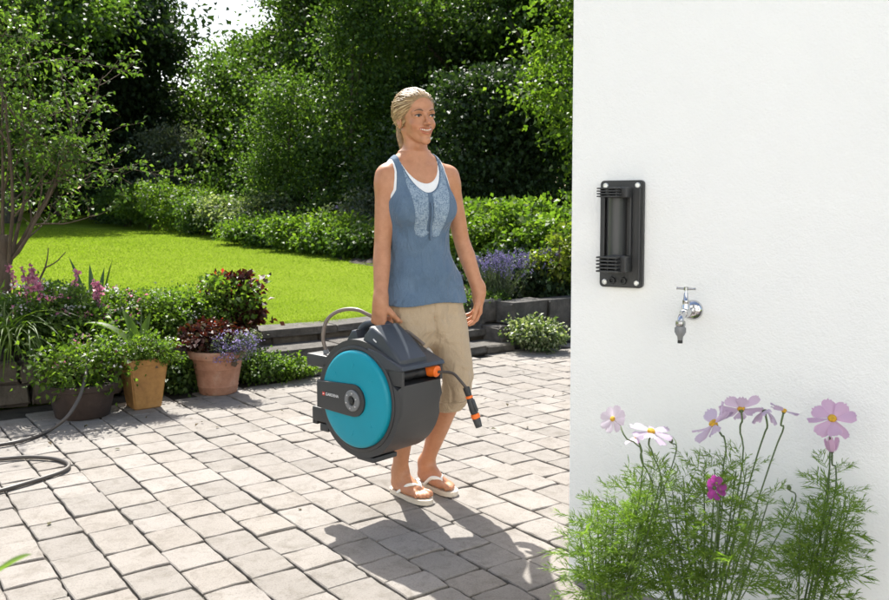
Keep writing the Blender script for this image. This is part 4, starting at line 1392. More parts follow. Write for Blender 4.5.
# pots
def mat_terracotta(name, c1, c2, c3):
    b = NB(name); v = b.coord('Object')
    n1 = b.noise(v, 7, 6, .7, dist=.5); n2 = b.noise(v, 28, 5, .7)
    col = b.ramp(n1, [(0.3, c1), (0.55, c2), (0.75, c3)])
    col = b.mix(.6, col, b.ramp(n2, [(.35, (.7, .68, .66)), (.6, (1, 1, 1))]), 'MULTIPLY')
    b.base(col); b.set(Roughness=.85, Normal=b.bump(b.noise(v, 90, 4, .6), .4, .004))
    return b.m
M_TERRA = mat_terracotta('terracotta', (.30, .14, .085), (.38, .19, .12), (.45, .30, .22))
M_OCHRE = mat_terracotta('ochre_clay', (.26, .13, .045), (.38, .20, .06), (.30, .20, .11))
M_UMBER = mat_terracotta('brown_clay', (.035, .024, .018), (.05, .032, .024), (.075, .05, .04))
def pot_round(loc, k=1.0):
    o = tag(empty('round_pot', loc), 'round weathered terracotta pot with thick rim on the paving', 'flower pot')
    pr = [(.118, 0), (.122, .004), (.130, .045), (.134, .052), (.131, .060), (.150, .165), (.153, .170), (.152, .176), (.166, .238), (.186, .240), (.190, .247), (.191, .282), (.186, .290), (.172, .290), (.168, .270), (.160, .262)]
    link('pot_body', lathe_mesh('pot_body', [(r * k, z * k) for r, z in pr], 48), M_TERRA, o)
    link('potting_soil', lathe_mesh('potting_soil', [(.0005, .268 * k), (.167 * k, .262 * k)], 32, None, False), M_SOIL, o)
    return o
p1 = G(210, 396); pot1 = p1 + Vector((0.02, .125, 0))
pot_r = pot_round(pot1, 1.0)
p2 = G(137, 411); pot2 = p2 + Vector((0.0, .12, 0))
pot_s = tag(empty('square_pot', pot2, math.radians(38)), 'square tapered ochre clay pot on the paving', 'flower pot')
bm = bmesh.new()
def sq(h, z): return [bm.verts.new((x * h, y * h, z)) for x, y in ((-1, -1), (1, -1), (1, 1), (-1, 1))]
rings = [sq(.076, 0), sq(.082, .006), sq(.114, .270), sq(.122, .272), sq(.127, .305), sq(.122, .310), sq(.110, .310), sq(.106, .28)]
for A, B in zip(rings, rings[1:]):
    for i in range(4): bm.faces.new((A[i], A[(i + 1) % 4], B[(i + 1) % 4], B[i]))
bm.faces.new(rings[0][::-1]); 
bmesh.ops.bevel(bm, geom=[e for e in bm.edges if abs(e.verts[0].co.z - e.verts[1].co.z) > .004], offset=.008, segments=3, affect='EDGES')
link('pot_body', sharp(bm_mesh('pot_body', bm, True), 35), M_OCHRE, pot_s)
link('potting_soil', mesh_np('potting_soil', [(-.107, -.107, .285), (.107, -.107, .285), (.107, .107, .285), (-.107, .107, .285)], np.array([(0, 1, 2, 3)])), M_SOIL, pot_s)
p3 = G(60, 428); pot3 = p3 + Vector((0.0, .30, 0))
pot_d = tag(empty('brown_planter', pot3), 'low dark brown clay planter hidden under leaves', 'flower pot')
link('pot_body', lathe_mesh('pot_body', [(.145, 0), (.15, .005), (.185, .16), (.20, .165), (.205, .195), (.195, .20), (.182, .195), (.18, .17)], 44), M_UMBER, pot_d)
link('potting_soil', lathe_mesh('potting_soil', [(.0005, .18), (.182, .176)], 28, None, False), M_SOIL, pot_d)

# garden hose: hanging out of the planting, then a loop on the paving
M_HOSE = plain('garden_hose_rubber', (0.075, 0.064, 0.055), 0.5, var=0.12, vscale=10)
hs = [PY(92, 345, 5.25), PY(88, 358, 5.0), PY(86, 372, 4.85), PY(83, 387, 4.76), PY(77, 402, 4.68), PY(66, 418, 4.60), G(48, 431, .012), G(22, 440.5, .012), G(-12, 446.5, .012), G(-60, 452, .012), G(-62, 461, .012), G(-10, 459.5, .012), G(25, 457, .012), G(50, 458, .012),
      G(65, 461.5, .012), G(69, 466, .012), G(62, 471.5, .012), G(45, 477.5, .012), G(20, 485, .012), G(-5, 492, .012), G(-40, 500, .012)]
ho = tag(empty('garden_hose', G(30, 465)), 'grey brown garden hose looped on the paving beside the pots', 'hose')
me = tube_mesh('hose_tube', [p - ho.location for p in hs], .0098, 12, 190)
link('hose_tube', me, M_HOSE, ho)
# ------------------------------------------------------------------ vegetation
def leaf_cloud(P, L, W, rng, up=0.5, fold=0.25, droop=0.2, out=None):
    """one small folded leaf (a bent quad) at every point of P"""
    n = len(P)
    d = rng.normal(0, 1, (n, 3)); 
    if out is not None: d = d * .7 + out
    d[:, 2] -= droop
    d /= np.linalg.norm(d, axis=1)[:, None]
    u = rng.normal(0, 1, (n, 3)); u[:, 2] += up * 2.5
    s = np.cross(d, u); s /= np.linalg.norm(s, axis=1)[:, None] + 1e-9
    nn = np.cross(s, d)
    k = rng.uniform(.65, 1.25, n)[:, None]
    l, w = L * k, W * k
    V = np.empty((n, 4, 3))
    V[:, 0] = P
    V[:, 1] = P + d * l * .48 + s * w * .5 + nn * w * fold
    V[:, 2] = P + d * l - nn * l * .10
    V[:, 3] = P + d * l * .48 - s * w * .5 + nn * w * fold
    return V.reshape(-1, 3), np.arange(n * 4).reshape(-1, 4)
def shell(rng, n, c, r, inner=.5, flat=0.0):
    u = rng.normal(0, 1, (n, 3)); u /= np.linalg.norm(u, axis=1)[:, None]
    q = rng.uniform(inner ** 2.2, 1, n) ** (1 / 2.2)
    return np.asarray(c) + u * np.asarray(r) * q[:, None], u
def foliage(rng, lobes, n_clump, per, sig, L, W, up=.5, inner=.5, droop=.2, zmin=None, jitter=1.0):
    """leaves in clumps over the lobes (centre, radii) of a crown"""
    wts = np.array([(r[0] * r[1] * r[2]) ** .6667 for _, r in lobes]); wts = wts / wts.sum()
    Ps, Us = [], []
    for (c, r), w in zip(lobes, wts):
        m = max(1, int(n_clump * w))
        C, U = shell(rng, m, c, r, inner)
        cnt = rng.integers(int(per * .45), int(per * 1.5) + 1, m)
        idx = np.repeat(np.arange(m), cnt)
        off = rng.normal(0, 1, (len(idx), 3)) * (sig * rng.uniform(.6, 1.35, m))[idx][:, None] * np.array([1.12, 1.12, .55])
        Ps.append(C[idx] + off); Us.append(U[idx])
    P, U = np.vstack(Ps), np.vstack(Us)
    if zmin is not None:
        ok = P[:, 2] > zmin; P, U = P[ok], U[ok]
    return leaf_cloud(P, L, W, rng, up, .25, droop, U * .8)

LM = {
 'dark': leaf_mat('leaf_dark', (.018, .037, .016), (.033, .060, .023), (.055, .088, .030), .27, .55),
 'ivy': leaf_mat('leaf_ivy', (.036, .072, .020), (.066, .116, .030), (.12, .18, .042), .42, .5),
 'mid': leaf_mat('leaf_mid', (.048, .092, .022), (.080, .140, .032), (.14, .205, .046), .44, .5),
 'light': leaf_mat('leaf_light', (.065, .12, .020), (.11, .18, .030), (.18, .25, .045), .48, .5),
 'yellow': leaf_mat('leaf_yellow', (.085, .125, .018), (.14, .18, .028), (.22, .24, .05), .45, .42),
 'grey': leaf_mat('leaf_grey', (.07, .095, .065), (.12, .145, .10), (.18, .20, .15), .30, .5),
 'variegated': leaf_mat('leaf_variegated', (.05, .09, .025), (.16, .20, .10), (.42, .44, .30), .35, .42),
 'red': leaf_mat('leaf_red', (.040, .014, .012), (.075, .020, .016), (.055, .055, .018), .30, .45, (1.3, .7, .4)),
 'grass': leaf_mat('grass_blade', (.165, .232, .026), (.195, .262, .032), (.225, .29, .044), .42, .9, None, 0.0),
 'pink': leaf_mat('petal_pink', (.50, .16, .28), (.62, .26, .38), (.70, .42, .48), .4, .5, (1.2, .9, 1.0)),
 'white': leaf_mat('petal_white', (.62, .62, .58), (.74, .74, .70), (.78, .74, .72), .4, .5, (1.1, 1.1, 1.1)),
 'lilac': leaf_mat('petal_lilac', (.22, .18, .42), (.34, .29, .55), (.46, .42, .66), .4, .5, (1.1, 1, 1.2)),
 'lavender': leaf_mat('petal_lavender', (.12, .10, .26), (.19, .16, .36), (.28, .25, .45), .3, .6, (1.1, 1, 1.2)),
 'orange': leaf_mat('petal_orange', (.45, .07, .03), (.58, .12, .04), (.50, .05, .05), .35, .5, (1.3, .8, .6)),
}
def mat_bark(name, c1, c2):
    b = NB(name); v = b.coord('Object', (1, 1, .25))
    n1 = b.noise(v, 18, 6, .7)
    b.base(b.ramp(n1, [(.3, c1), (.7, c2)])); b.set(Roughness=.95, Normal=b.bump(n1, .9, .02))
    return b.m
M_BARK = mat_bark('bark', (.045, .034, .025), (.13, .105, .08))
M_TWIG = mat_bark('twig_bark', (.06, .04, .025), (.15, .11, .075))
M_STEM = plain('green_stem', (.06, .10, .025), .6, var=.2, vscale=12)
def stuffpart(name, VF, mat, parent):
    V, F = VF
    o = link(name, mesh_np(name, V - np.array(parent.location), F), mat, parent)
    o['kind'] = 'stuff'
    return o
def tree(name, label, cat, base, lobes, seed, mat, n_clump, per, sig, L, W, trunk_r=.16, group=None, up=.4, inner=.45):
    rng = np.random.default_rng(seed)
    b = Vector(base)
    o = tag(empty(name, b), label, cat, group)
    top = max(lobes, key=lambda q: q[0][2])[0]
    tr = [(0, 0, -.15), (rng.normal(0, .08), rng.normal(0, .08), (top[2] - b.z) * .35), (top[0] - b.x, top[1] - b.y, top[2] - b.z)]
    link('trunk', tube_mesh('trunk', tr, trunk_r, 9, 12, trunk_r * .25), M_BARK, o)
    for c, r in lobes:
        h = (c[2] - b.z) * rng.uniform(.35, .6)
        q = (c[0] - b.x, c[1] - b.y, c[2] - b.z)
        link('limb', tube_mesh('limb', [(q[0] * .08, q[1] * .08, h), (q[0] * .5, q[1] * .5, (h + q[2]) / 2 + .1), q], trunk_r * .45, 6, 8, trunk_r * .12), M_BARK, o)
    stuffpart('crown', foliage(rng, [(np.array(c), np.array(r)) for c, r in lobes], n_clump, per, sig, L, W, up, inner), mat, o)
    return o
def gp(px, Y):                                           # ground point on the lawn seen at column px, depth Y
    x = (px - IW / 2) / FPX * Y
    return Vector((x, Y, lawn_z(x, Y)))
def lobes_at(px, Y, spec):                               # spec rows: dx, dy, z, rx, ry, rz (metres)
    g = gp(px, Y)
    return g, [((g.x + a, g.y + b, g.z + z), (rx, ry, rz)) for a, b, z, rx, ry, rz in spec]
def rand_lobes(seed, px, Y, h, w, k, zlo=.15):
    r = np.random.default_rng(seed); g = gp(px, Y); out = []
    for i in range(k):
        f = (i + .5) / k
        z = h * (zlo + (1 - zlo) * f) * .93
        wf = math.sin(math.pi * (.22 + .62 * f)) * w * .55
        out.append(((g.x + r.normal(0, .5) * wf, g.y + r.normal(0, .4) * wf, g.z + z), (wf * r.uniform(.40, .85), wf * r.uniform(.45, .8), h / k * r.uniform(.7, 1.4))))
    return g, out

GT = 'tall trees closing the far end of the garden'
def big(px, Y, h, w, k, seed, mat, lab, n, per, L, W, sig, nm='broadleaf_tree', zlo=.15):
    g, lo = rand_lobes(seed, px, Y, h, w, int(k * 1.7), zlo)
    n, per = int(n * .62), int(per * 1.65)
    tree(nm, lab, 'tree', g, lo, seed, LM[mat], n, per, sig, L, W, .2, GT)
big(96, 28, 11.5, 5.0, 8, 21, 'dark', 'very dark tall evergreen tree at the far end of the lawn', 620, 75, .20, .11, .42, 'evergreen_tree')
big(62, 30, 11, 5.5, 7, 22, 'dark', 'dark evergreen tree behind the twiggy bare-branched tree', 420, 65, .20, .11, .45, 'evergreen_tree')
big(12, 24, 9.5, 5.0, 7, 23, 'mid', 'sunlit mid green tree behind the twiggy tree', 460, 70, .15, .10, .36)
big(216, 31, 6.2, 4.6, 5, 24, 'mid', 'low green tree under the gap of open sky', 330, 70, .16, .10, .42)
big(306, 29, 10, 4.4, 7, 25, 'ivy', 'green broadleaf tree just right of the open sky', 560, 75, .15, .10, .40)
big(325, 26, 10.5, 5.2, 8, 26, 'ivy', 'tall ivy green tree behind the clipped lawn border', 560, 75, .14, .095, .38)
big(395, 24.5, 10.5, 5.0, 8, 27, 'mid', 'tall leafy tree rising behind the woman\'s head', 620, 75, .13, .09, .36)
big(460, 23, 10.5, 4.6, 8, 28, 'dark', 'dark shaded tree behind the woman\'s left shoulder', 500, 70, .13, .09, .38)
big(520, 21, 10, 4.4, 8, 29, 'ivy', 'dense tree standing in front of the dark shaded tree', 520, 70, .12, .085, .34)
big(585, 18, 9, 4.0, 7, 30, 'ivy', 'leafy tree partly hidden by the white wall', 420, 70, .11, .08, .32)
# nearer sunlit branches at the wall's edge
g, lo = lobes_at(606, 12.5, [(0, 0, 3.6, 1.25, 1.0, .8), (-.25, .2, 2.7, 1.1, .9, .7), (-.2, 0, 4.5, 1.2, .9, .7), (-.05, 0, 2.0, .8, .7, .5), (.4, 0, 1.4, .7, .7, .5), (0, .2, 5.2, 1.3, .9, .6)])
tree('hazel_tree', 'light green sunlit tree reaching past the edge of the white wall', 'tree', g, lo, 31, LM['light'], 230, 55, .20, .085, .065, .07)
# saplings and understorey in front of the big trees
g, lo = lobes_at(285, 18.5, [(0, 0, 2.1, .85, .7, .9), (.2, 0, 3.0, .6, .6, .6), (-.3, .1, 1.3, .7, .6, .6)])
tree('young_tree', 'olive green young tree at the back of the lawn border', 'tree', g, lo, 33, LM['mid'], 190, 60, .22, .07, .05, .05)
g, lo = lobes_at(352, 18, [(0, 0, 2.6, 1.0, .8, 1.1), (.3, 0, 4.2, .9, .8, 1.0), (-.3, .1, 1.3, .9, .7, .7), (.1, 0, 5.6, .8, .7, .8)])
tree('young_tree', 'bushy sapling with glossy leaves left of the woman', 'tree', g, lo, 34, LM['ivy'], 260, 65, .26, .09, .065, .06)
g, lo = lobes_at(440, 16, [(0, 0, 2.0, 1.0, .8, .9), (.4, 0, 1.2, .9, .7, .7), (-.6, 0, 1.2, .9, .7, .7)])
tree('laurel_bush', 'dark glossy bush behind the woman\'s shoulders', 'bush', g, lo, 35, LM['dark'], 240, 65, .24, .10, .07, .05)
g, lo = lobes_at(505, 14.5, [(0, 0, 1.6, 1.0, .8, .8), (.5, 0, 2.4, .8, .7, .8), (-.4, 0, 2.6, .7, .6, .7)])
tree('laurel_bush', 'dark bush above the light green hedge', 'bush', g, lo, 36, LM['dark'], 240, 65, .24, .09, .065, .05)
g, lo = lobes_at(160, 25.5, [(0, 0, 1.3, 1.0, .8, .7), (.4, 0, 2.3, .8, .7, .6)])
tree('pale_bush', 'pale leaved bush right of the clipped dark bush', 'bush', g, lo, 37, LM['grey'], 160, 55, .24, .10, .065, .05)
# clipped round dark bush at the end of the lawn
g, lo = lobes_at(117, 25, [(0, 0, .75, .72, .65, .75), (0, 0, 1.55, .66, .6, .75)])
tree('clipped_bush', 'clipped rounded dark green bush at the end of the lawn', 'bush', g, lo, 38, LM['dark'], 420, 60, .09, .07, .05, .06, None, .4, .8)

# the wood beyond: one mass
rng = np.random.default_rng(77)
lob = []
for i in range(46):
    px = -330 + i * 27
    Y = 37 + 3 * math.sin(i * 1.7)
    h = rng.uniform(9, 12) if not (165 < px < 275) else 3.6
    g = gp(px, Y)
    for z in np.arange(.8, h, 1.7):
        lob.append((np.array([g.x + rng.normal(0, .4), g.y + rng.normal(0, .6), g.z + z]), np.array([1.1, 1.3, 1.1])))
V, F = foliage(rng, lob, 2600, 26, .55, .30, .20, .4, .3)
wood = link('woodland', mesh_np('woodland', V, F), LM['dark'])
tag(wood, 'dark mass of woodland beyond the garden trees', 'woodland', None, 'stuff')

# far hedge closing the garden below the trees
rng = np.random.default_rng(78)
hb = gp(250, 33)
hedge = tag(empty('far_hedge', hb), 'dark unclipped hedge under the trees at the garden\'s end', 'hedge')
lob = [(np.array([gp(px, 33).x + rng.normal(0, .2), 33 + rng.normal(0, .3), gp(px, 33).z + z]), np.array([.9, .7, .8])) for px in range(-160, 680, 22) for z in (.4, 1.4, 2.4)]
stuffpart('foliage', foliage(rng, lob, 1500, 40, .30, .17, .12, .4, .3), LM['dark'], hedge)
for px in range(-150, 680, 60):
    q = gp(px, 33) - hb
    link('stem', tube_mesh('stem', [(q.x, q.y, q.z - .1), (q.x + .1, q.y, q.z + 1.0), (q.x, q.y, q.z + 2.2)], .05, 6, 6, .02), M_BARK, hedge)

# shrubs along the lawn's edge and in the beds
def shrub(name, label, c, r, seed, mat, n_clump, per, sig, L, W, cat='shrub', group=None, up=.5, inner=.55, stems=5, flowers=None, lobes=None, zmin=None):
    rng = np.random.default_rng(seed)
    c = Vector(c)
    o = tag(empty(name, c), label, cat, group)
    if lobes is None:
        lobes = [((0, 0, r[2] * .55), (r[0] * .8, r[1] * .8, r[2] * .5))]
        for i in range(6):
            a = i * 1.047 + rng.uniform(0, .6)
            lobes.append(((math.cos(a) * r[0] * .5, math.sin(a) * r[1] * .5, r[2] * rng.uniform(.3, .75)), (r[0] * .5, r[1] * .5, r[2] * .33)))
    lb = [(np.array(p) + np.array(c), np.array(q)) for p, q in lobes]
    parts = []
    for i in range(stems):
        p, q = lobes[rng.integers(len(lobes))]
        parts.append(tube_np(catmull([(rng.normal(0, r[0] * .08), rng.normal(0, r[1] * .08), -.03), (p[0] * .4, p[1] * .4, p[2] * .55), (p[0] * 1.1, p[1] * 1.1, p[2] + q[2] * .6)], 7), np.linspace(.008, .003, 7) * (1 + r[2]), 5, False))
    V, F = merge_np(parts)
    link('stems', mesh_np('stems', V, F, True), M_TWIG, o)
    stuffpart('foliage', foliage(rng, lb, n_clump, per, sig, L, W, up, inner, .2, c.z - .02 if zmin is None else zmin), mat, o)
    for fl in flowers or ():
        fm, m, fs, spread = fl
        lo2 = [(a, b * 1.04) for a, b in lb]
        stuffpart('blossom', foliage(rng, lo2, m, 9, fs * 1.1, fs, fs * .8, .8, .93, -.2, c.z + r[2] * spread), LM[fm], o)
    return o
BORD = [(128, 23.5, 1.0, .75, 1.1, 'mid', 'mounded green shrub at the far corner of the lawn'),
        (150, 22.3, 1.0, .7, .95, 'light', 'bright green shrub next to the far corner mound'),
        (182, 21.2, 1.2, .8, 1.35, 'light', 'tall sunlit shrub at the back of the lawn'),
        (207, 20.0, .8, .6, .9, 'mid', 'small dark green shrub beside the tall sunlit one'),
        (232, 19.2, .9, .7, .85, 'variegated', 'white variegated shrub by the lawn'),
        (262, 18.2, .9, .7, .95, 'variegated', 'larger white variegated shrub by the lawn'),
        (258, 16.9, .75, .5, .55, 'light', 'low light green edging mound beneath the variegated shrubs'),
        (285, 16.2, .8, .5, .55, 'mid', 'low mid green edging mound along the lawn'),
        (312, 15.4, .85, .55, .68, 'light', 'feathery bright green mound along the lawn'),
        (340, 14.6, .75, .55, .60, 'light', 'bright green mound left of the woman\'s elbow'),
        (366, 13.9, .70, .5, .50, 'mid', 'small green mound next to the woman\'s arm'),
        (300, 18.6, 1.0, .7, 1.0, 'dark', 'dark shrub behind the edging mounds'),
        (340, 17.0, 1.0, .7, 1.0, 'ivy', 'ivy green shrub behind the bright mounds'),
        (378, 15.6, .9, .7, 1.1, 'grey', 'greyish flowering shrub behind the woman\'s arm')]
for i, (px, Y, rx, ry, h, m, lab) in enumerate(BORD):
    g = gp(px, Y)
    shrub('border_shrub', lab, g, (rx, ry, h), 500 + i, LM[m], 130, 42, .10, .075, .05, 'shrub', 'shrubs bordering the lawn', flowers=[('lilac', 25, .05, .4)] if m == 'grey' else None)
# right of the woman: hedge, lavender, yellow shrubs
for i, (px, Y, rx, ry, h, m, lab) in enumerate(((492, 10.6, .75, .6, .95, 'light', 'light green leafy hedge plant behind the lavender'),
        (532, 10.0, .70, .6, 1.0, 'light', 'light green hedge plant between lavender and wall'),
        (574, 9.4, .70, .6, 1.05, 'light', 'light green hedge plant running behind the white wall'),
        (455, 11.4, .8, .6, .75, 'mid', 'green hedge plant behind the woman\'s hanging hand'),
        (535, 8.5, .45, .4, .40, 'dark', 'dark shrub below the light hedge'),
        (500, 9.2, .5, .4, .45, 'dark', 'dark low shrub behind the lavender spikes'))):
    g = gp(px, Y)
    shrub('hedge_shrub', lab, g, (rx, ry, h), 600 + i, LM[m], 170, 45, .085, .065, .045, 'shrub', 'hedge behind the lavender')
g = bed_pt(560, -6.0, .40)
shrub('golden_shrub', 'golden leaved shrub on the stone edging by the wall', g, (.28, .25, .62), 620, LM['yellow'], 70, 30, .05, .05, .034)
g = bed_pt(539, -5.40, 0.0)
shrub('box_ball', 'yellow green variegated bush on the paving before the stone blocks', g, (.25, .20, .27), 621, LM['variegated'], 130, 34, .035, .032, .022)
g = bed_pt(480, -6.15, .25)
shrub('low_shrub', 'small green shrub beside the stone steps', g, (.24, .22, .26), 622, LM['mid'], 80, 30, .04, .035, .022)
def lavender(px, t, seed, label):
    rng = np.random.default_rng(seed)
    c = bed_pt(px, t, .38)
    o = tag(empty('lavender', c), label, 'lavender', 'lavender in the stone edged bed')
    Vl, Vs, Vf = [], [], []
    for i in range(170):
        a, q = rng.uniform(0, 6.28), rng.uniform(.05, 1)
        d = np.array([math.cos(a) * q * .75, math.sin(a) * q * .75, 1.0]); d /= np.linalg.norm(d)
        h = rng.uniform(.26, .46)
        b0 = np.array([rng.normal(0, .06), rng.normal(0, .06), 0])
        e = b0 + d * h
        Vs.append(tube_np(np.array([b0, b0 + d * h * .5 + [0, 0, .02], e]), [.0022, .0018, .0015], 4, False))
        P = e + d * rng.uniform(-.065, .01, (16, 1)) + rng.normal(0, .004, (16, 3))
        Vf.append(leaf_cloud(P, .013, .009, rng, .5, .2, -.3))
        m = 16
        P = b0 + d * (h * .68 * rng.uniform(.05, 1, (m, 1))) + rng.normal(0, .012, (m, 3))
        Vl.append(leaf_cloud(P, .045, .006, rng, .2, .1, -.6, np.tile(d, (m, 1))))
    link('stems', mesh_np('stems', *merge_np(Vs), True), M_STEM, o)
    V, F = merge_np(Vl); f = link('foliage', mesh_np('foliage', V, F), LM['grey'], o); f['kind'] = 'stuff'
    V, F = merge_np(Vf); f = link('flower_spikes', mesh_np('flower_spikes', V, F), LM['lavender'], o); f['kind'] = 'stuff'
lavender(496, -6.15, 1, 'lavender clump nearest the steps')
lavender(520, -6.25, 2, 'lavender clump in the middle of the stone bed')
lavender(543, -6.2, 3, 'lavender clump beside the golden shrub')

# left bed
def on_bed(px, t, z=.29): return bed_pt(px, t, z)
shrub('pink_geranium', 'leafy cranesbill with pink flowers behind the brown planter', on_bed(58, -5.92), (.30, .26, .40), 700, LM['mid'], 230, 44, .040, .030, .022, 'flowering plant', flowers=[('pink', 80, .027, .45), ('white', 40, .02, .3)])
shrub('white_bedding', 'white flowered bushy plant left of the sword-leaved plant', on_bed(32, -6.25), (.32, .28, .40), 701, LM['mid'], 220, 40, .042, .028, .020, 'flowering plant', flowers=[('white', 110, .022, .3)])
shrub('white_bedding', 'white and pink flowered plant behind the square pot', on_bed(100, -6.05), (.30, .26, .36), 702, LM['light'], 220, 40, .042, .028, .020, 'flowering plant', flowers=[('white', 110, .021, .25), ('pink', 40, .026, .4)])
shrub('green_bedding', 'small leaved green plant between the two light pots', on_bed(150, -6.0), (.30, .26, .34), 703, LM['light'], 220, 40, .042, .026, .018, 'plant', flowers=[('white', 40, .019, .4)])
shrub('green_bedding', 'spreading green plant behind the round pot', on_bed(190, -6.1), (.32, .26, .33), 704, LM['light'], 220, 40, .042, .026, .018, 'plant', flowers=[('white', 40, .019, .4)])
shrub('coleus', 'dark red and green leaved plant with orange flowers at the lawn edge', on_bed(232, -6.15), (.23, .20, .42), 705, LM['red'], 85, 26, .045, .055, .040, 'plant', flowers=[('orange', 22, .028, .45)])
shrub('coleus_green', 'green leaved plant growing through the dark red one', on_bed(226, -6.05), (.22, .2, .40), 706, LM['light'], 60, 20, .05, .045, .032, 'plant')
shrub('ground_cover', 'green trailing plant in front of the steps', bed_pt(256, -5.60, .0), (.20, .17, .20), 707, LM['mid'], 130, 38, .035, .024, .018, 'plant')
shrub('ground_cover', 'bright green low plant on the paving by the steps', bed_pt(291, -5.50, .0), (.15, .14, .15), 708, LM['light'], 80, 28, .03, .028, .020, 'plant')
shrub('ground_cover', 'dark creeping plant between the round pot and the wall', bed_pt(178, -5.60, .0), (.20, .13, .22), 709, LM['ivy'], 80, 30, .04, .035, .026, 'plant')
shrub('edge_foliage', 'tangled leaves hanging over the stone edging by the hose', on_bed(85, -5.72, .2), (.24, .16, .34), 710, LM['light'], 120, 30, .045, .036, .024, 'plant', flowers=[('pink', 8, .022, .6)])
shrub('planter_foliage', 'leafy plant spilling from the brown planter', pot3 + Vector((0, 0, .18)), (.27, .20, .27), 711, LM['light'], 90, 24, .080, .034, .022, 'plant', zmin=.05, flowers=[('white', 20, .02, .4), ('pink', 10, .024, .5)])
# fillers further back in the bed
for i, (px, lab) in enumerate(((130, 'low green plant at the lawn side of the bed behind the square pot'), (172, 'low green plant at the lawn side of the bed behind the round pot'), (70, 'low green plant at the lawn side of the bed behind the cranesbill'), (10, 'low green plant by the twiggy tree\'s foot'))):
    shrub('bed_filler', lab, on_bed(px, -6.42), (.34, .26, .24), 720 + i, LM['light' if i % 2 else 'mid'], 190, 40, .045, .026, .018, 'plant', flowers=[('white', 40, .020, .4)])
# pink flower spikes
def spike_plant(px, t, z, seed, label, n=4):
    rng = np.random.default_rng(seed)
    c = on_bed(px, t, z)
    o = tag(empty('foxglove', c), label, 'flowering plant')
    St, Pf = [], []
    for i in range(n):
        a = rng.uniform(0, 6.28); d = np.array([math.cos(a) * .22, math.sin(a) * .22, 1.0])
        h = rng.uniform(.42, .58); b0 = rng.normal(0, .05, 3) * [1, 1, 0]
        St.append(tube_np(np.array([b0, b0 + d * h * .5, b0 + d * h]), [.004, .003, .002], 5, False))
        f = rng.uniform(.5, 1, (60, 1))
        Pf.append(b0 + d * h * f + rng.normal(0, .016, (60, 3)) * (1.25 - f))
    link('stems', mesh_np('stems', *merge_np(St), True), M_STEM, o)
    V, F = leaf_cloud(np.vstack(Pf), .030, .024, rng, .2, .4, .3)
    f = link('blossom', mesh_np('blossom', V, F), LM['pink'], o); f['kind'] = 'stuff'
    P = rng.normal(0, .07, (120, 3)) + [0, 0, .14]
    V, F = leaf_cloud(P, .07, .03, rng, .4, .2, -.4)
    f = link('foliage', mesh_np('foliage', V, F), LM['light'], o); f['kind'] = 'stuff'
spike_plant(52, -5.95, .30, 1, 'pink flower spikes rising behind the dark planter', 5)
spike_plant(102, -5.85, .28, 2, 'pink flower spikes left of the square pot', 3)
spike_plant(18, -6.5, .30, 3, 'pink flower spikes beside the twiggy tree\'s trunk', 3)
# pot plantings
shrub('begonia', 'dark red leaved plant growing in the round terracotta pot', pot1 + Vector((-.03, 0, .27)), (.19, .17, .19), 730, LM['red'], 85, 28, .03, .036, .030, 'plant', flowers=[('orange', 16, .016, .5)])
shrub('lilac_lobelia', 'lilac flowered cushion hanging over the round pot\'s rim', pot1 + Vector((.13, -.10, .225)), (.16, .12, .19), 731, LM['grey'], 90, 26, .025, .018, .009, 'flowering plant', flowers=[('lilac', 170, .013, .05)], zmin=.16)
shrub('trailing_daisy', 'fine leaved trailing plant with white flowers in the square pot', pot2 + Vector((.07, -.04, .28)), (.18, .14, .17), 732, LM['light'], 90, 28, .025, .022, .012, 'plant', flowers=[('white', 18, .012, .3)])

# blades: grass clump, sword leaves, broad pot leaves
def blade(base, d, L, W, bend, rng, n=7, fold=.15, prof=None):
    """one long leaf: strip with a midrib fold; returns verts, quads"""
    d = np.asarray(d, float); d /= np.linalg.norm(d)
    s = np.cross(d, [0, 0, 1.0]); s /= np.linalg.norm(s) + 1e-9
    p = np.asarray(base, float); V = []
    cur = d.copy()
    for i in range(n):
        f = i / (n - 1)
        w = W * ((math.sin(math.pi * min(1, .12 + .88 * f)) ** .7) if prof is None else prof(f)) + .0006
        nn = np.cross(s, cur)
        V += [p + s * w / 2 + nn * w * fold, p - nn * w * .0, p - s * w / 2 + nn * w * fold]
        cur = cur + np.array([0, 0, -bend]) * (1.0 / n); cur /= np.linalg.norm(cur)
        p = p + cur * L / (n - 1)
    F = []
    for i in range(n - 1):
        a = i * 3
        F += [(a, a + 1, a + 4, a + 3), (a + 1, a + 2, a + 5, a + 4)]
    return np.array(V), np.array(F)
rng = np.random.default_rng(8)
c = on_bed(6, -5.82, .40)
o = tag(empty('grass_clump', c), 'arching fine-bladed ornamental grass over the stone edging', 'grass plant')
bl = []
for i in range(300):
    a = rng.uniform(0, 6.28); e = rng.uniform(.6, 2.2)
    bl.append(blade((rng.normal(0, .05), rng.normal(0, .05), 0), (math.cos(a), math.sin(a), e), rng.uniform(.35, .60), rng.uniform(.007, .013), rng.uniform(1.6, 2.8), rng, 8))
V, F = merge_np(bl); f = link('blades', mesh_np('blades', V, F, True), LM['light'], o); f['kind'] = 'stuff'
c = on_bed(93, -6.55, .30)
o = tag(empty('sword_plant', c), 'plant with stiff dark upright sword leaves before the lawn', 'plant')
M_SWORD = leaf_mat('sword_leaf', (.035, .07, .035), (.05, .09, .04), (.08, .12, .06), .15, .35)
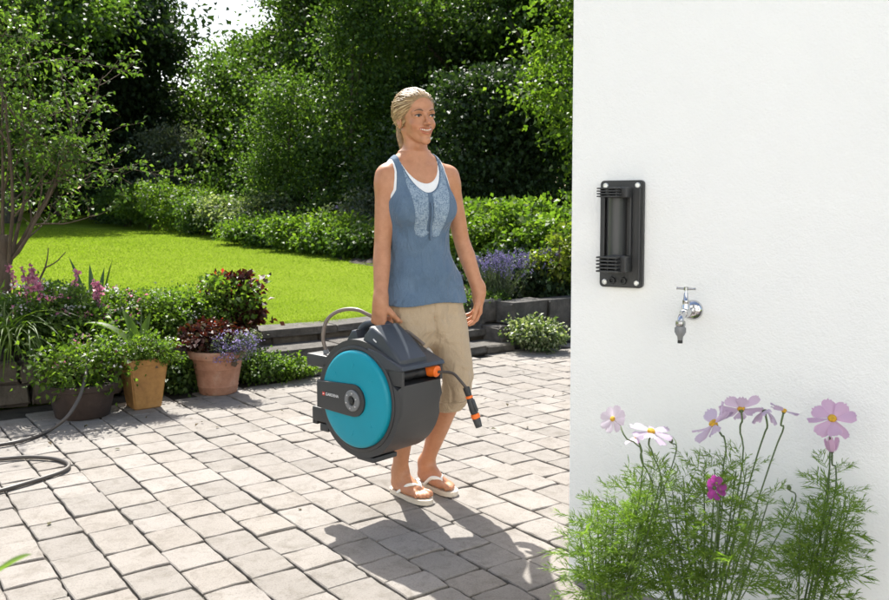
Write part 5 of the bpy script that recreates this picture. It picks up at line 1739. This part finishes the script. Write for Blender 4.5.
for i, (a, e, L, W) in enumerate(((2.9, 3.6, .60, .075), (2.2, 6, .52, .07), (.3, 6, .56, .075), (.1, 1.3, .44, .04), (3.2, 1.2, .50, .035), (1.5, 4, .50, .065), (4.6, 3, .44, .06), (5.6, 2.6, .42, .055))):
    V, F = blade((.02 * math.cos(a), .02 * math.sin(a), 0), (math.cos(a), math.sin(a), e), L, W, .35 if e > 2 else 2.2, rng, 9, .3, lambda f: (1 - f ** 3) * (.75 + .25 * f))
    link('leaf', mesh_np('leaf', V, F, True), M_SWORD, o)
c = pot2 + Vector((-.03, .02, .28))
o = tag(empty('broad_leaf_plant', c), 'plant with broad arching light green leaves in the square pot', 'plant')
for i, (a, e, L, W, b) in enumerate(((3.1, 2.2, .44, .085, 1.6), (2.5, 3.5, .36, .07, 1.1), (3.6, 1.2, .40, .085, 1.4), (.2, 1.6, .27, .06, 1.6), (1.4, 3.2, .32, .06, .9), (4.4, 1.4, .26, .06, 1.8), (5.3, 1.8, .24, .055, 1.6), (3.3, .6, .26, .06, 1.2))):
    V, F = blade((0, 0, 0), (math.cos(a), math.sin(a), e), L, W, b, rng, 10, .22)
    link('leaf', mesh_np('leaf', V, F, True), LM['light'], o)
link('stem', tube_mesh('stem', [(0, 0, -.02), (.01, .01, .18), (.02, .0, .34)], .007, 7, 8, .003), M_STEM, o)

# twiggy tree at the left edge
rng = np.random.default_rng(12)
tb = on_bed(2, -6.75, .28)
o = tag(empty('twiggy_tree', tb), 'small tree with thin bare branches and sparse leaves at the bed\'s edge', 'tree')
link('trunk', tube_mesh('trunk', [(0, 0, -.1), (.0, .0, .35), (-.02, .05, .75)], .062, 10, 12, .038), M_TWIG, o)
tw, lp, lu = [], [], []
def grow(p, d, L, r, lev):
    n = 6
    pts = [p]; cur = np.array(d, float)
    for i in range(n):
        cur = cur + rng.normal(0, .10, 3) + np.array([0, 0, .035 if lev > 0 else .06]); cur /= np.linalg.norm(cur)
        pts.append(pts[-1] + cur * L / n)
    pts = np.array(pts)
    tw.append(tube_np(pts, np.linspace(r, r * .35, n + 1), 5 if lev < 2 else 3, False))
    if lev >= 2:
        m = int(L * 32)
        t = rng.uniform(.1, 1, m)
        q = np.stack([np.interp(t, np.linspace(0, 1, n + 1), pts[:, k]) for k in range(3)], 1)
        lp.append(q + rng.normal(0, .012, q.shape)); lu.append(np.tile(cur, (m, 1)))
    if lev < 3:
        for k in range((6, 5, 3)[lev]):
            t = rng.uniform(.25, 1.0)
            q = np.array([np.interp(t, np.linspace(0, 1, n + 1), pts[:, c]) for c in range(3)])
            dd = cur * .75 + rng.normal(0, .55, 3); dd[2] += .12
            grow(q, dd / np.linalg.norm(dd), L * rng.uniform(.42, .62), r * .45, lev + 1)
for d, L in (((.38, .1, .75), 1.0), ((.10, .2, 1.0), 1.5), ((-.4, .0, .9), 1.5), ((.2, -.2, .95), 1.2), ((.60, .15, .50), .75), ((-.15, .2, 1), 1.7), ((.22, .2, 1.0), 1.4), ((-.5, -.1, .7), 1.3)):
    grow(np.array([0, .03, .55]) + rng.normal(0, .02, 3), np.array(d) / np.linalg.norm(d), L, .016, 0)
low = catmull([(.02, -.02, .30), (.10, -.03, .34), (.19, -.04, .36), (.26, -.03, .42), (.31, -.02, .52)], 12)
tw.append(tube_np(low, np.linspace(.012, .007, 12), 6, False))
tw.append(tube_np(catmull([tuple(low[-1]), (.32, 0, .60), (.325, 0, .66)], 6), np.linspace(.006, .003, 6), 5, False))
tw.append(tube_np(catmull([tuple(low[-1]), (.38, 0, .56), (.44, .02, .63)], 6), np.linspace(.006, .003, 6), 5, False))
V, F = merge_np(tw); f = link('branches', mesh_np('branches', V, F, True), M_TWIG, o); f['kind'] = 'stuff'
P, U = np.vstack(lp), np.vstack(lu)
V, F = leaf_cloud(P, .042, .025, rng, .5, .25, .1, U * .5)
f = link('crown', mesh_np('crown', V, F), LM['mid'], o); f['kind'] = 'stuff'

# lawn blades
rng = np.random.default_rng(99)
NB_ = 330000
Y = 6.3 + 15.5 * rng.random(NB_) ** 1.7
X = (rng.uniform(-.80, .55, NB_)) * Y
t = X * TT.x + Y * TT.y
ok = t < T_LAWN - .02
n_ = X * NN.x + Y * NN.y
bedm = (t > T_BED - 1.1) & (n_ < na)
X, Y, t = X[ok & ~bedm], Y[ok & ~bedm], t[ok & ~bedm]
Z = LAWN_Z0 + LAWN_S * np.maximum(0, T_LAWN - t) * 1.12 + .012 * np.sin(X * 1.1 + Y * .6) * np.minimum(1, T_LAWN - t)
n = len(X); a = rng.uniform(0, 6.28, n); sc = Y / 8
w = .0045 * sc; h = rng.uniform(.007, .015, n) * (.6 + .4 * sc)
V = np.empty((n, 3, 3))
V[:, 0] = np.stack([X + np.cos(a) * w, Y + np.sin(a) * w, Z - .004], 1)
V[:, 1] = np.stack([X - np.cos(a) * w, Y - np.sin(a) * w, Z - .004], 1)
lean = rng.normal(0, .9, (2, n)) * h
V[:, 2] = np.stack([X + lean[0], Y + lean[1], Z + h], 1)
gb = link('lawn_grass', mesh_np('lawn_grass', V.reshape(-1, 3), np.arange(n * 3).reshape(-1, 3)), LM['grass'], lawn)
gb['kind'] = 'stuff'
# ------------------------------------------------------------------ cosmos in front of the white wall
def wall_out(px, py, out):
    d = ray(px, py); o = Vector((0, 0, CAM_H))
    c = WC + WN * out
    return o + d * ((c - o).dot(WN) / d.dot(WN))
M_FERN = leaf_mat('cosmos_leaf', (.10, .175, .030), (.155, .245, .045), (.235, .32, .07), .50, .5)
M_CSTEM = plain('cosmos_stem', (.075, .12, .035), .55, var=.15, vscale=20)
M_PET = leaf_mat('cosmos_petal', (.62, .52, .68), (.70, .60, .74), (.76, .68, .78), .40, .55, (1.15, 1.0, 1.15))
M_PETP = leaf_mat('cosmos_petal_pink', (.68, .46, .64), (.72, .52, .68), (.76, .58, .72), .38, .55, (1.15, .9, 1.1))
M_PETW = leaf_mat('cosmos_petal_white', (.72, .62, .70), (.78, .70, .76), (.80, .74, .78), .40, .55, (1.1, 1.0, 1.1))
M_PETM = leaf_mat('cosmos_petal_magenta', (.34, .05, .26), (.42, .08, .34), (.50, .16, .42), .35, .55, (1.2, .7, 1.1))
M_DISC = plain('cosmos_disc', (.62, .36, .03), .8, grain=.8, gscale=900, var=.3, vscale=120)
M_CALYX = plain('cosmos_calyx', (.07, .10, .03), .6)
def petal_mesh(L, W, cup, seed):
    r = np.random.default_rng(seed)
    nu, nv = 9, 9
    V = []
    for i in range(nu):
        f = i / (nu - 1)
        wd = W * (.16 + .84 * math.sin(min(1, f * 1.12) * math.pi / 2) ** 1.2) * (1 - .16 * max(0, f - .8) / .2)
        for j in range(nv):
            g = j / (nv - 1) * 2 - 1
            tip = (.035 * math.cos(g * math.pi * 3) - .10 * g * g) * max(0, f - .55) / .45      # toothed tip
            x = L * (f + tip)
            y = g * wd / 2
            z = cup * L * f * f + W * .06 * math.cos(g * math.pi * 4) * f - W * .14 * g * g * f + r.normal(0, .0003)
            V.append((x, y, z))
    F = [(i * nv + j, i * nv + j + 1, (i + 1) * nv + j + 1, (i + 1) * nv + j) for i in range(nu - 1) for j in range(nv - 1)]
    return mesh_np('petal', V, np.array(F), True)
def flower(parent, p, axis, R, mat, cup=.05, n=8, skip=(), disc=True, seed=0, part_label=None, droop=0.0):
    """disc with its petals as sub-parts; axis is the way the flower faces"""
    q = Vector(axis).normalized().to_track_quat('Z', 'Y')
    loc = p - Vector(parent.location)
    k = R / .04
    me = lathe_mesh('flower_head', [(.0045 * k, -.006 * k), (.0075 * k, -.001), (.0085 * k, .002 * k), (.0075 * k, .0055 * k), (.004 * k, .0075 * k), (.0003, .008 * k)], 18)
    h = link('flower_head', me, M_DISC if disc else M_CALYX, parent, loc)
    h.rotation_mode = 'QUATERNION'; h.rotation_quaternion = q
    if part_label: h['label'] = part_label
    r = np.random.default_rng(seed)
    pm = petal_mesh(R, R * .72, cup, seed); pm.materials.append(mat)
    for i in range(n):
        if i in skip: continue
        a = 2 * math.pi * i / n + r.normal(0, .07)
        c = link('petal', pm, None, h, (math.cos(a) * .005 * k, math.sin(a) * .005 * k, (i % 2) * .0012), (0, 0, 0))
        c.rotation_euler = Euler((r.normal(0, .22), -droop + r.normal(0, .24), a))
    cal = link('calyx', lathe_mesh('calyx', [(.0018, -.010 * k), (.005 * k, -.006 * k), (.0062 * k, -.001), (.002, .0)], 10), M_CALYX, h)
    return h
# feathery leaf template: rachis with forked threads, length 1
def fern_template(seed, pairs=6):
    r = np.random.default_rng(seed)
    T = []
    def thread(a, d, L, w):
        d = d / np.linalg.norm(d)
        s = np.cross(d, np.array([0, 0, 1.0]) + r.normal(0, .5, 3)); s = s / (np.linalg.norm(s) + 1e-9) * w
        m = a + d * L * .5 + np.array([0, 0, .02 * L])
        b = a + d * L + np.array([0, 0, -.16 * L]) + r.normal(0, .05 * L, 3)
        T.append((a - s * .7, a + s * .7, m + s, m - s)); T.append((m - s, m + s, b + s * .2, b - s * .2))
        return m, b
    curve = lambda f: np.array([f * (1 - .12 * f), .06 * math.sin(f * 3 + seed), .10 * f - .42 * f * f])
    P = [curve(f) for f in np.linspace(0, 1, 6)]
    for a, b in zip(P, P[1:]): thread(a, b - a, np.linalg.norm(b - a), .010)
    for i in range(pairs):
        f = .14 + .80 * i / pairs + r.normal(0, .02)
        c = curve(f)
        for s in (-1, 1):
            L = (.46 - .26 * f) * r.uniform(.7, 1.25)
            d = np.array([.8, s * r.uniform(.5, .95), r.normal(0, .3)])
            m, e = thread(c, d, L, .0125)
            for k in range(3):
                d2 = d / np.linalg.norm(d) + r.normal(0, .42, 3) + np.array([.35, 0, -.05])
                thread(c + (m - c) * r.uniform(.5, 1.6), d2, L * r.uniform(.4, .75), .0115)
    return np.array(T)                                   # (k, 4, 3)
FT = [fern_template(s, 5) for s in range(8)]
def fern_leaves(pos, dirs, sizes, rng):
    Vs = []
    for p, d, s in zip(pos, dirs, sizes):
        d = d / np.linalg.norm(d)
        u = np.array([0, 0, 1.0]) + rng.normal(0, .35, 3)
        y = np.cross(u, d); y /= np.linalg.norm(y); z = np.cross(d, y)
        M = np.stack([d, y, z], 0)
        Vs.append((FT[rng.integers(8)].reshape(-1, 3) * s) @ M + p)
    V = np.vstack(Vs)
    return V, np.arange(len(V)).reshape(-1, 4)
def cosmos(label, base, shoots, seed, leafsize=.095, per=16):
    """shoots: list of (tip point, bulge) for leafy stems"""
    rng = np.random.default_rng(seed)
    o = tag(empty('cosmos_plant', base), label, 'cosmos', 'cosmos plants before the white wall')
    b = np.array(base); Sp, Sd, Ss, St = [], [], [], []
    for tip, lo in shoots:
        tip = np.array(tip)
        mid = b * .45 + tip * .55 + rng.normal(0, .02, 3); mid[:2] = b[:2] * .38 + tip[:2] * .62
        P = catmull([b + rng.normal(0, .015, 3) * [1, 1, 0], mid, tip], 14)
        St.append(tube_np(P - b, np.linspace(.0042, .0013, 14), 5, False))
        nodes = np.linspace(lo, .99, per)
        a0 = rng.uniform(0, 6.28)
        for i, f in enumerate(nodes):
            k = f * 13; i0 = min(int(k), 12)
            c = P[i0] + (P[i0 + 1] - P[i0]) * (k - i0)
            for s in (0, math.pi):
                a = a0 + i * 1.4 + s + rng.normal(0, .3)
                up = .35 + 1.1 * max(0, f - .6)
                Sp.append(c); Sd.append(np.array([math.cos(a), math.sin(a), up + rng.normal(0, .2)]))
                Ss.append(leafsize * rng.uniform(.7, 1.2) * (1.12 - .55 * max(0, f - .5)))
    V, F = merge_np(St); link('stems', mesh_np('stems', V, F, True), M_CSTEM, o)
    V, F = fern_leaves([p - b for p in Sp], Sd, Ss, rng)
    f = link('foliage', mesh_np('foliage', V, F), M_FERN, o); f['kind'] = 'stuff'
    return o
def stalk(o, pts, r=.0021):
    link('flower_stem', tube_mesh('flower_stem', [Vector(p) - Vector(o.location) for p in pts], r * 1.25, 7, 16, r * .8), M_CSTEM, o)
def ground_under(px, py, out):
    p = wall_out(px, py, out); return Vector((p.x, p.y, 0))
CAMV = lambda p: (Vector((0, 0, CAM_H)) - p).normalized()
cr = np.random.default_rng(40)
def spread(x0, x1, ytop, n, o0, o1, yj=22):
    return [(wall_out(x, ytop(x) + abs(cr.normal(0, yj)), cr.uniform(o0, o1)), cr.uniform(.30, .5)) for x in np.linspace(x0, x1, n)]
bA = ground_under(606, 590, .42)
A = cosmos('sunlit feathery cosmos at the wall\'s corner with white and pale flowers', bA, spread(580, 660, lambda x: 512 - (x - 578) * .45, 10, .32, .56), 41, .105, 9)
bB = ground_under(705, 590, .40)
B = cosmos('bushy cosmos with several pale lilac flowers and one magenta bloom', bB, spread(630, 768, lambda x: 448 + abs(x - 705) * .45, 14, .28, .60, 26), 42, .105, 8)
bC = ground_under(800, 600, .20)
C = cosmos('slender cosmos with one open pink flower and a pink bud', bC, spread(800, 846, lambda x: 530 - (x - 785) * .7, 4, .10, .26, 16) + [(wall_out(829, 470, .17), .45), (wall_out(850, 505, .15), .4)], 43, .11, 10)
def fl(o, px, py, out, axis, R, mat, via, base, seed, **kw):
    p = wall_out(px, py, out)
    flower(o, p, axis, R * .95, mat, seed=seed, **kw)
    a = Vector(axis).normalized()
    pts = [p - a * .006, p - a * .03 - Vector((0, 0, .006))] + [wall_out(x, y, out + (0.0)) for x, y in via] + [base + Vector((cr.normal(0, .02), cr.normal(0, .02), .05))]
    stalk(o, pts)
fl(A, 613, 419, .42, (-.55, -.45, .35), .036, M_PETW, [(625, 437), (643, 470)], bA, 1, cup=.10)
fl(A, 651, 432, .42, (.12, -.22, 1), .052, M_PET, [(653, 455), (660, 500)], bA, 2, cup=.02)
fl(A, 637, 438, .38, (-.35, .2, .8), .034, M_PET, [(641, 460), (652, 505)], bA, 3, cup=-.05)
fl(B, 714, 424, .40, (-.62, .25, .75), .058, M_PET, [(724, 437), (726, 452), (722, 480)], bB, 4, cup=.22, skip=(5,))
fl(B, 741, 409, .36, (.15, .75, .6), .050, M_PET, [(740, 430), (741, 475)], bB, 5, cup=.06)
fl(B, 765, 412, .34, (-.1, .3, .9), .036, M_PET, [(764, 435), (750, 480)], bB, 6, cup=-.55, disc=False, skip=(0, 2, 5), droop=-.3)
fl(B, 784, 411, .32, (.3, .2, .9), .034, M_PET, [(783, 430), (768, 470)], bB, 7, cup=.04, skip=(3, 6))
fl(B, 714, 488, .54, (.25, -.85, .35), .026, M_PETM, [(718, 520)], bB, 8, cup=.45, disc=False, part_label='magenta half closed bloom')
fl(C, 832, 419, .17, (-.12, -.62, .78), .056, M_PETP, [(830, 440), (829, 480), (824, 520)], bC, 9, cup=.06, part_label='open pink flower with yellow centre')
fl(C, 832, 452, .17, (-.15, -.2, 1), .022, M_PETP, [(836, 470), (832, 510)], bC, 10, cup=1.6, n=6, disc=False, part_label='closed pink bud')
# green buds
for (x, y, out, o, bs) in ((671, 441, .28, A, bA), (789, 488, .2, B, bB)):
    p = wall_out(x, y, out)
    link('bud', lathe_mesh('bud', [(.002, -.006), (.0055, -.003), (.0062, .002), (.004, .006), (.0004, .0075)], 12, Matrix.Translation(p - Vector(o.location))), M_CALYX, o)
    stalk(o, [p, wall_out(x + 1, y + 25, out), bs + Vector((0, 0, .05))], .0016)
# leafy plant whose leaf tip shows at the picture's lower left
rng = np.random.default_rng(61)
fb = PY(-10, 560, .95); fb.z = 0
o = tag(empty('foreground_plant', fb), 'out of focus green leaf of a plant near the paving\'s open end', 'plant')
tipz = PY(-8, 572, .95).z
link('stem', tube_mesh('stem', [(0, 0, 0), (-.01, .01, tipz * .5), (-.004, 0, tipz + .05)], .004, 7, 10, .002), M_STEM, o)
for (zz, a, L) in ((tipz, .12, .062), (tipz - .12, 2.4, .06), (tipz - .2, 4.2, .06), (tipz - .28, 2.9, .07)):
    V, F = blade((-.006, 0, zz - .012), (math.cos(a), math.sin(a) * .4, .85), L, L * .36, .4, rng, 8, .2)
    link('leaf', mesh_np('leaf', V, F, True), LM['light'], o)
# fallen bits of leaf on the paving
rng = np.random.default_rng(15)
P = []
for i in range(70):
    p = TN(T_EDGE + .05 + 2.4 * rng.random() ** 2, rng.uniform(.3, 4.4), .006); P.append(p)
V, F = leaf_cloud(np.array(P), .030, .016, rng, 3.0, .2, .05)
V[:, 2] = np.clip(V[:, 2], .003, .02)
lit = link('leaf_litter', mesh_np('leaf_litter', V, F), leaf_mat('dry_leaf', (.06, .05, .02), (.10, .07, .035), (.05, .06, .02), .2, .8))
tag(lit, 'dry leaf crumbs scattered over the paving', 'leaf litter', None, 'stuff')
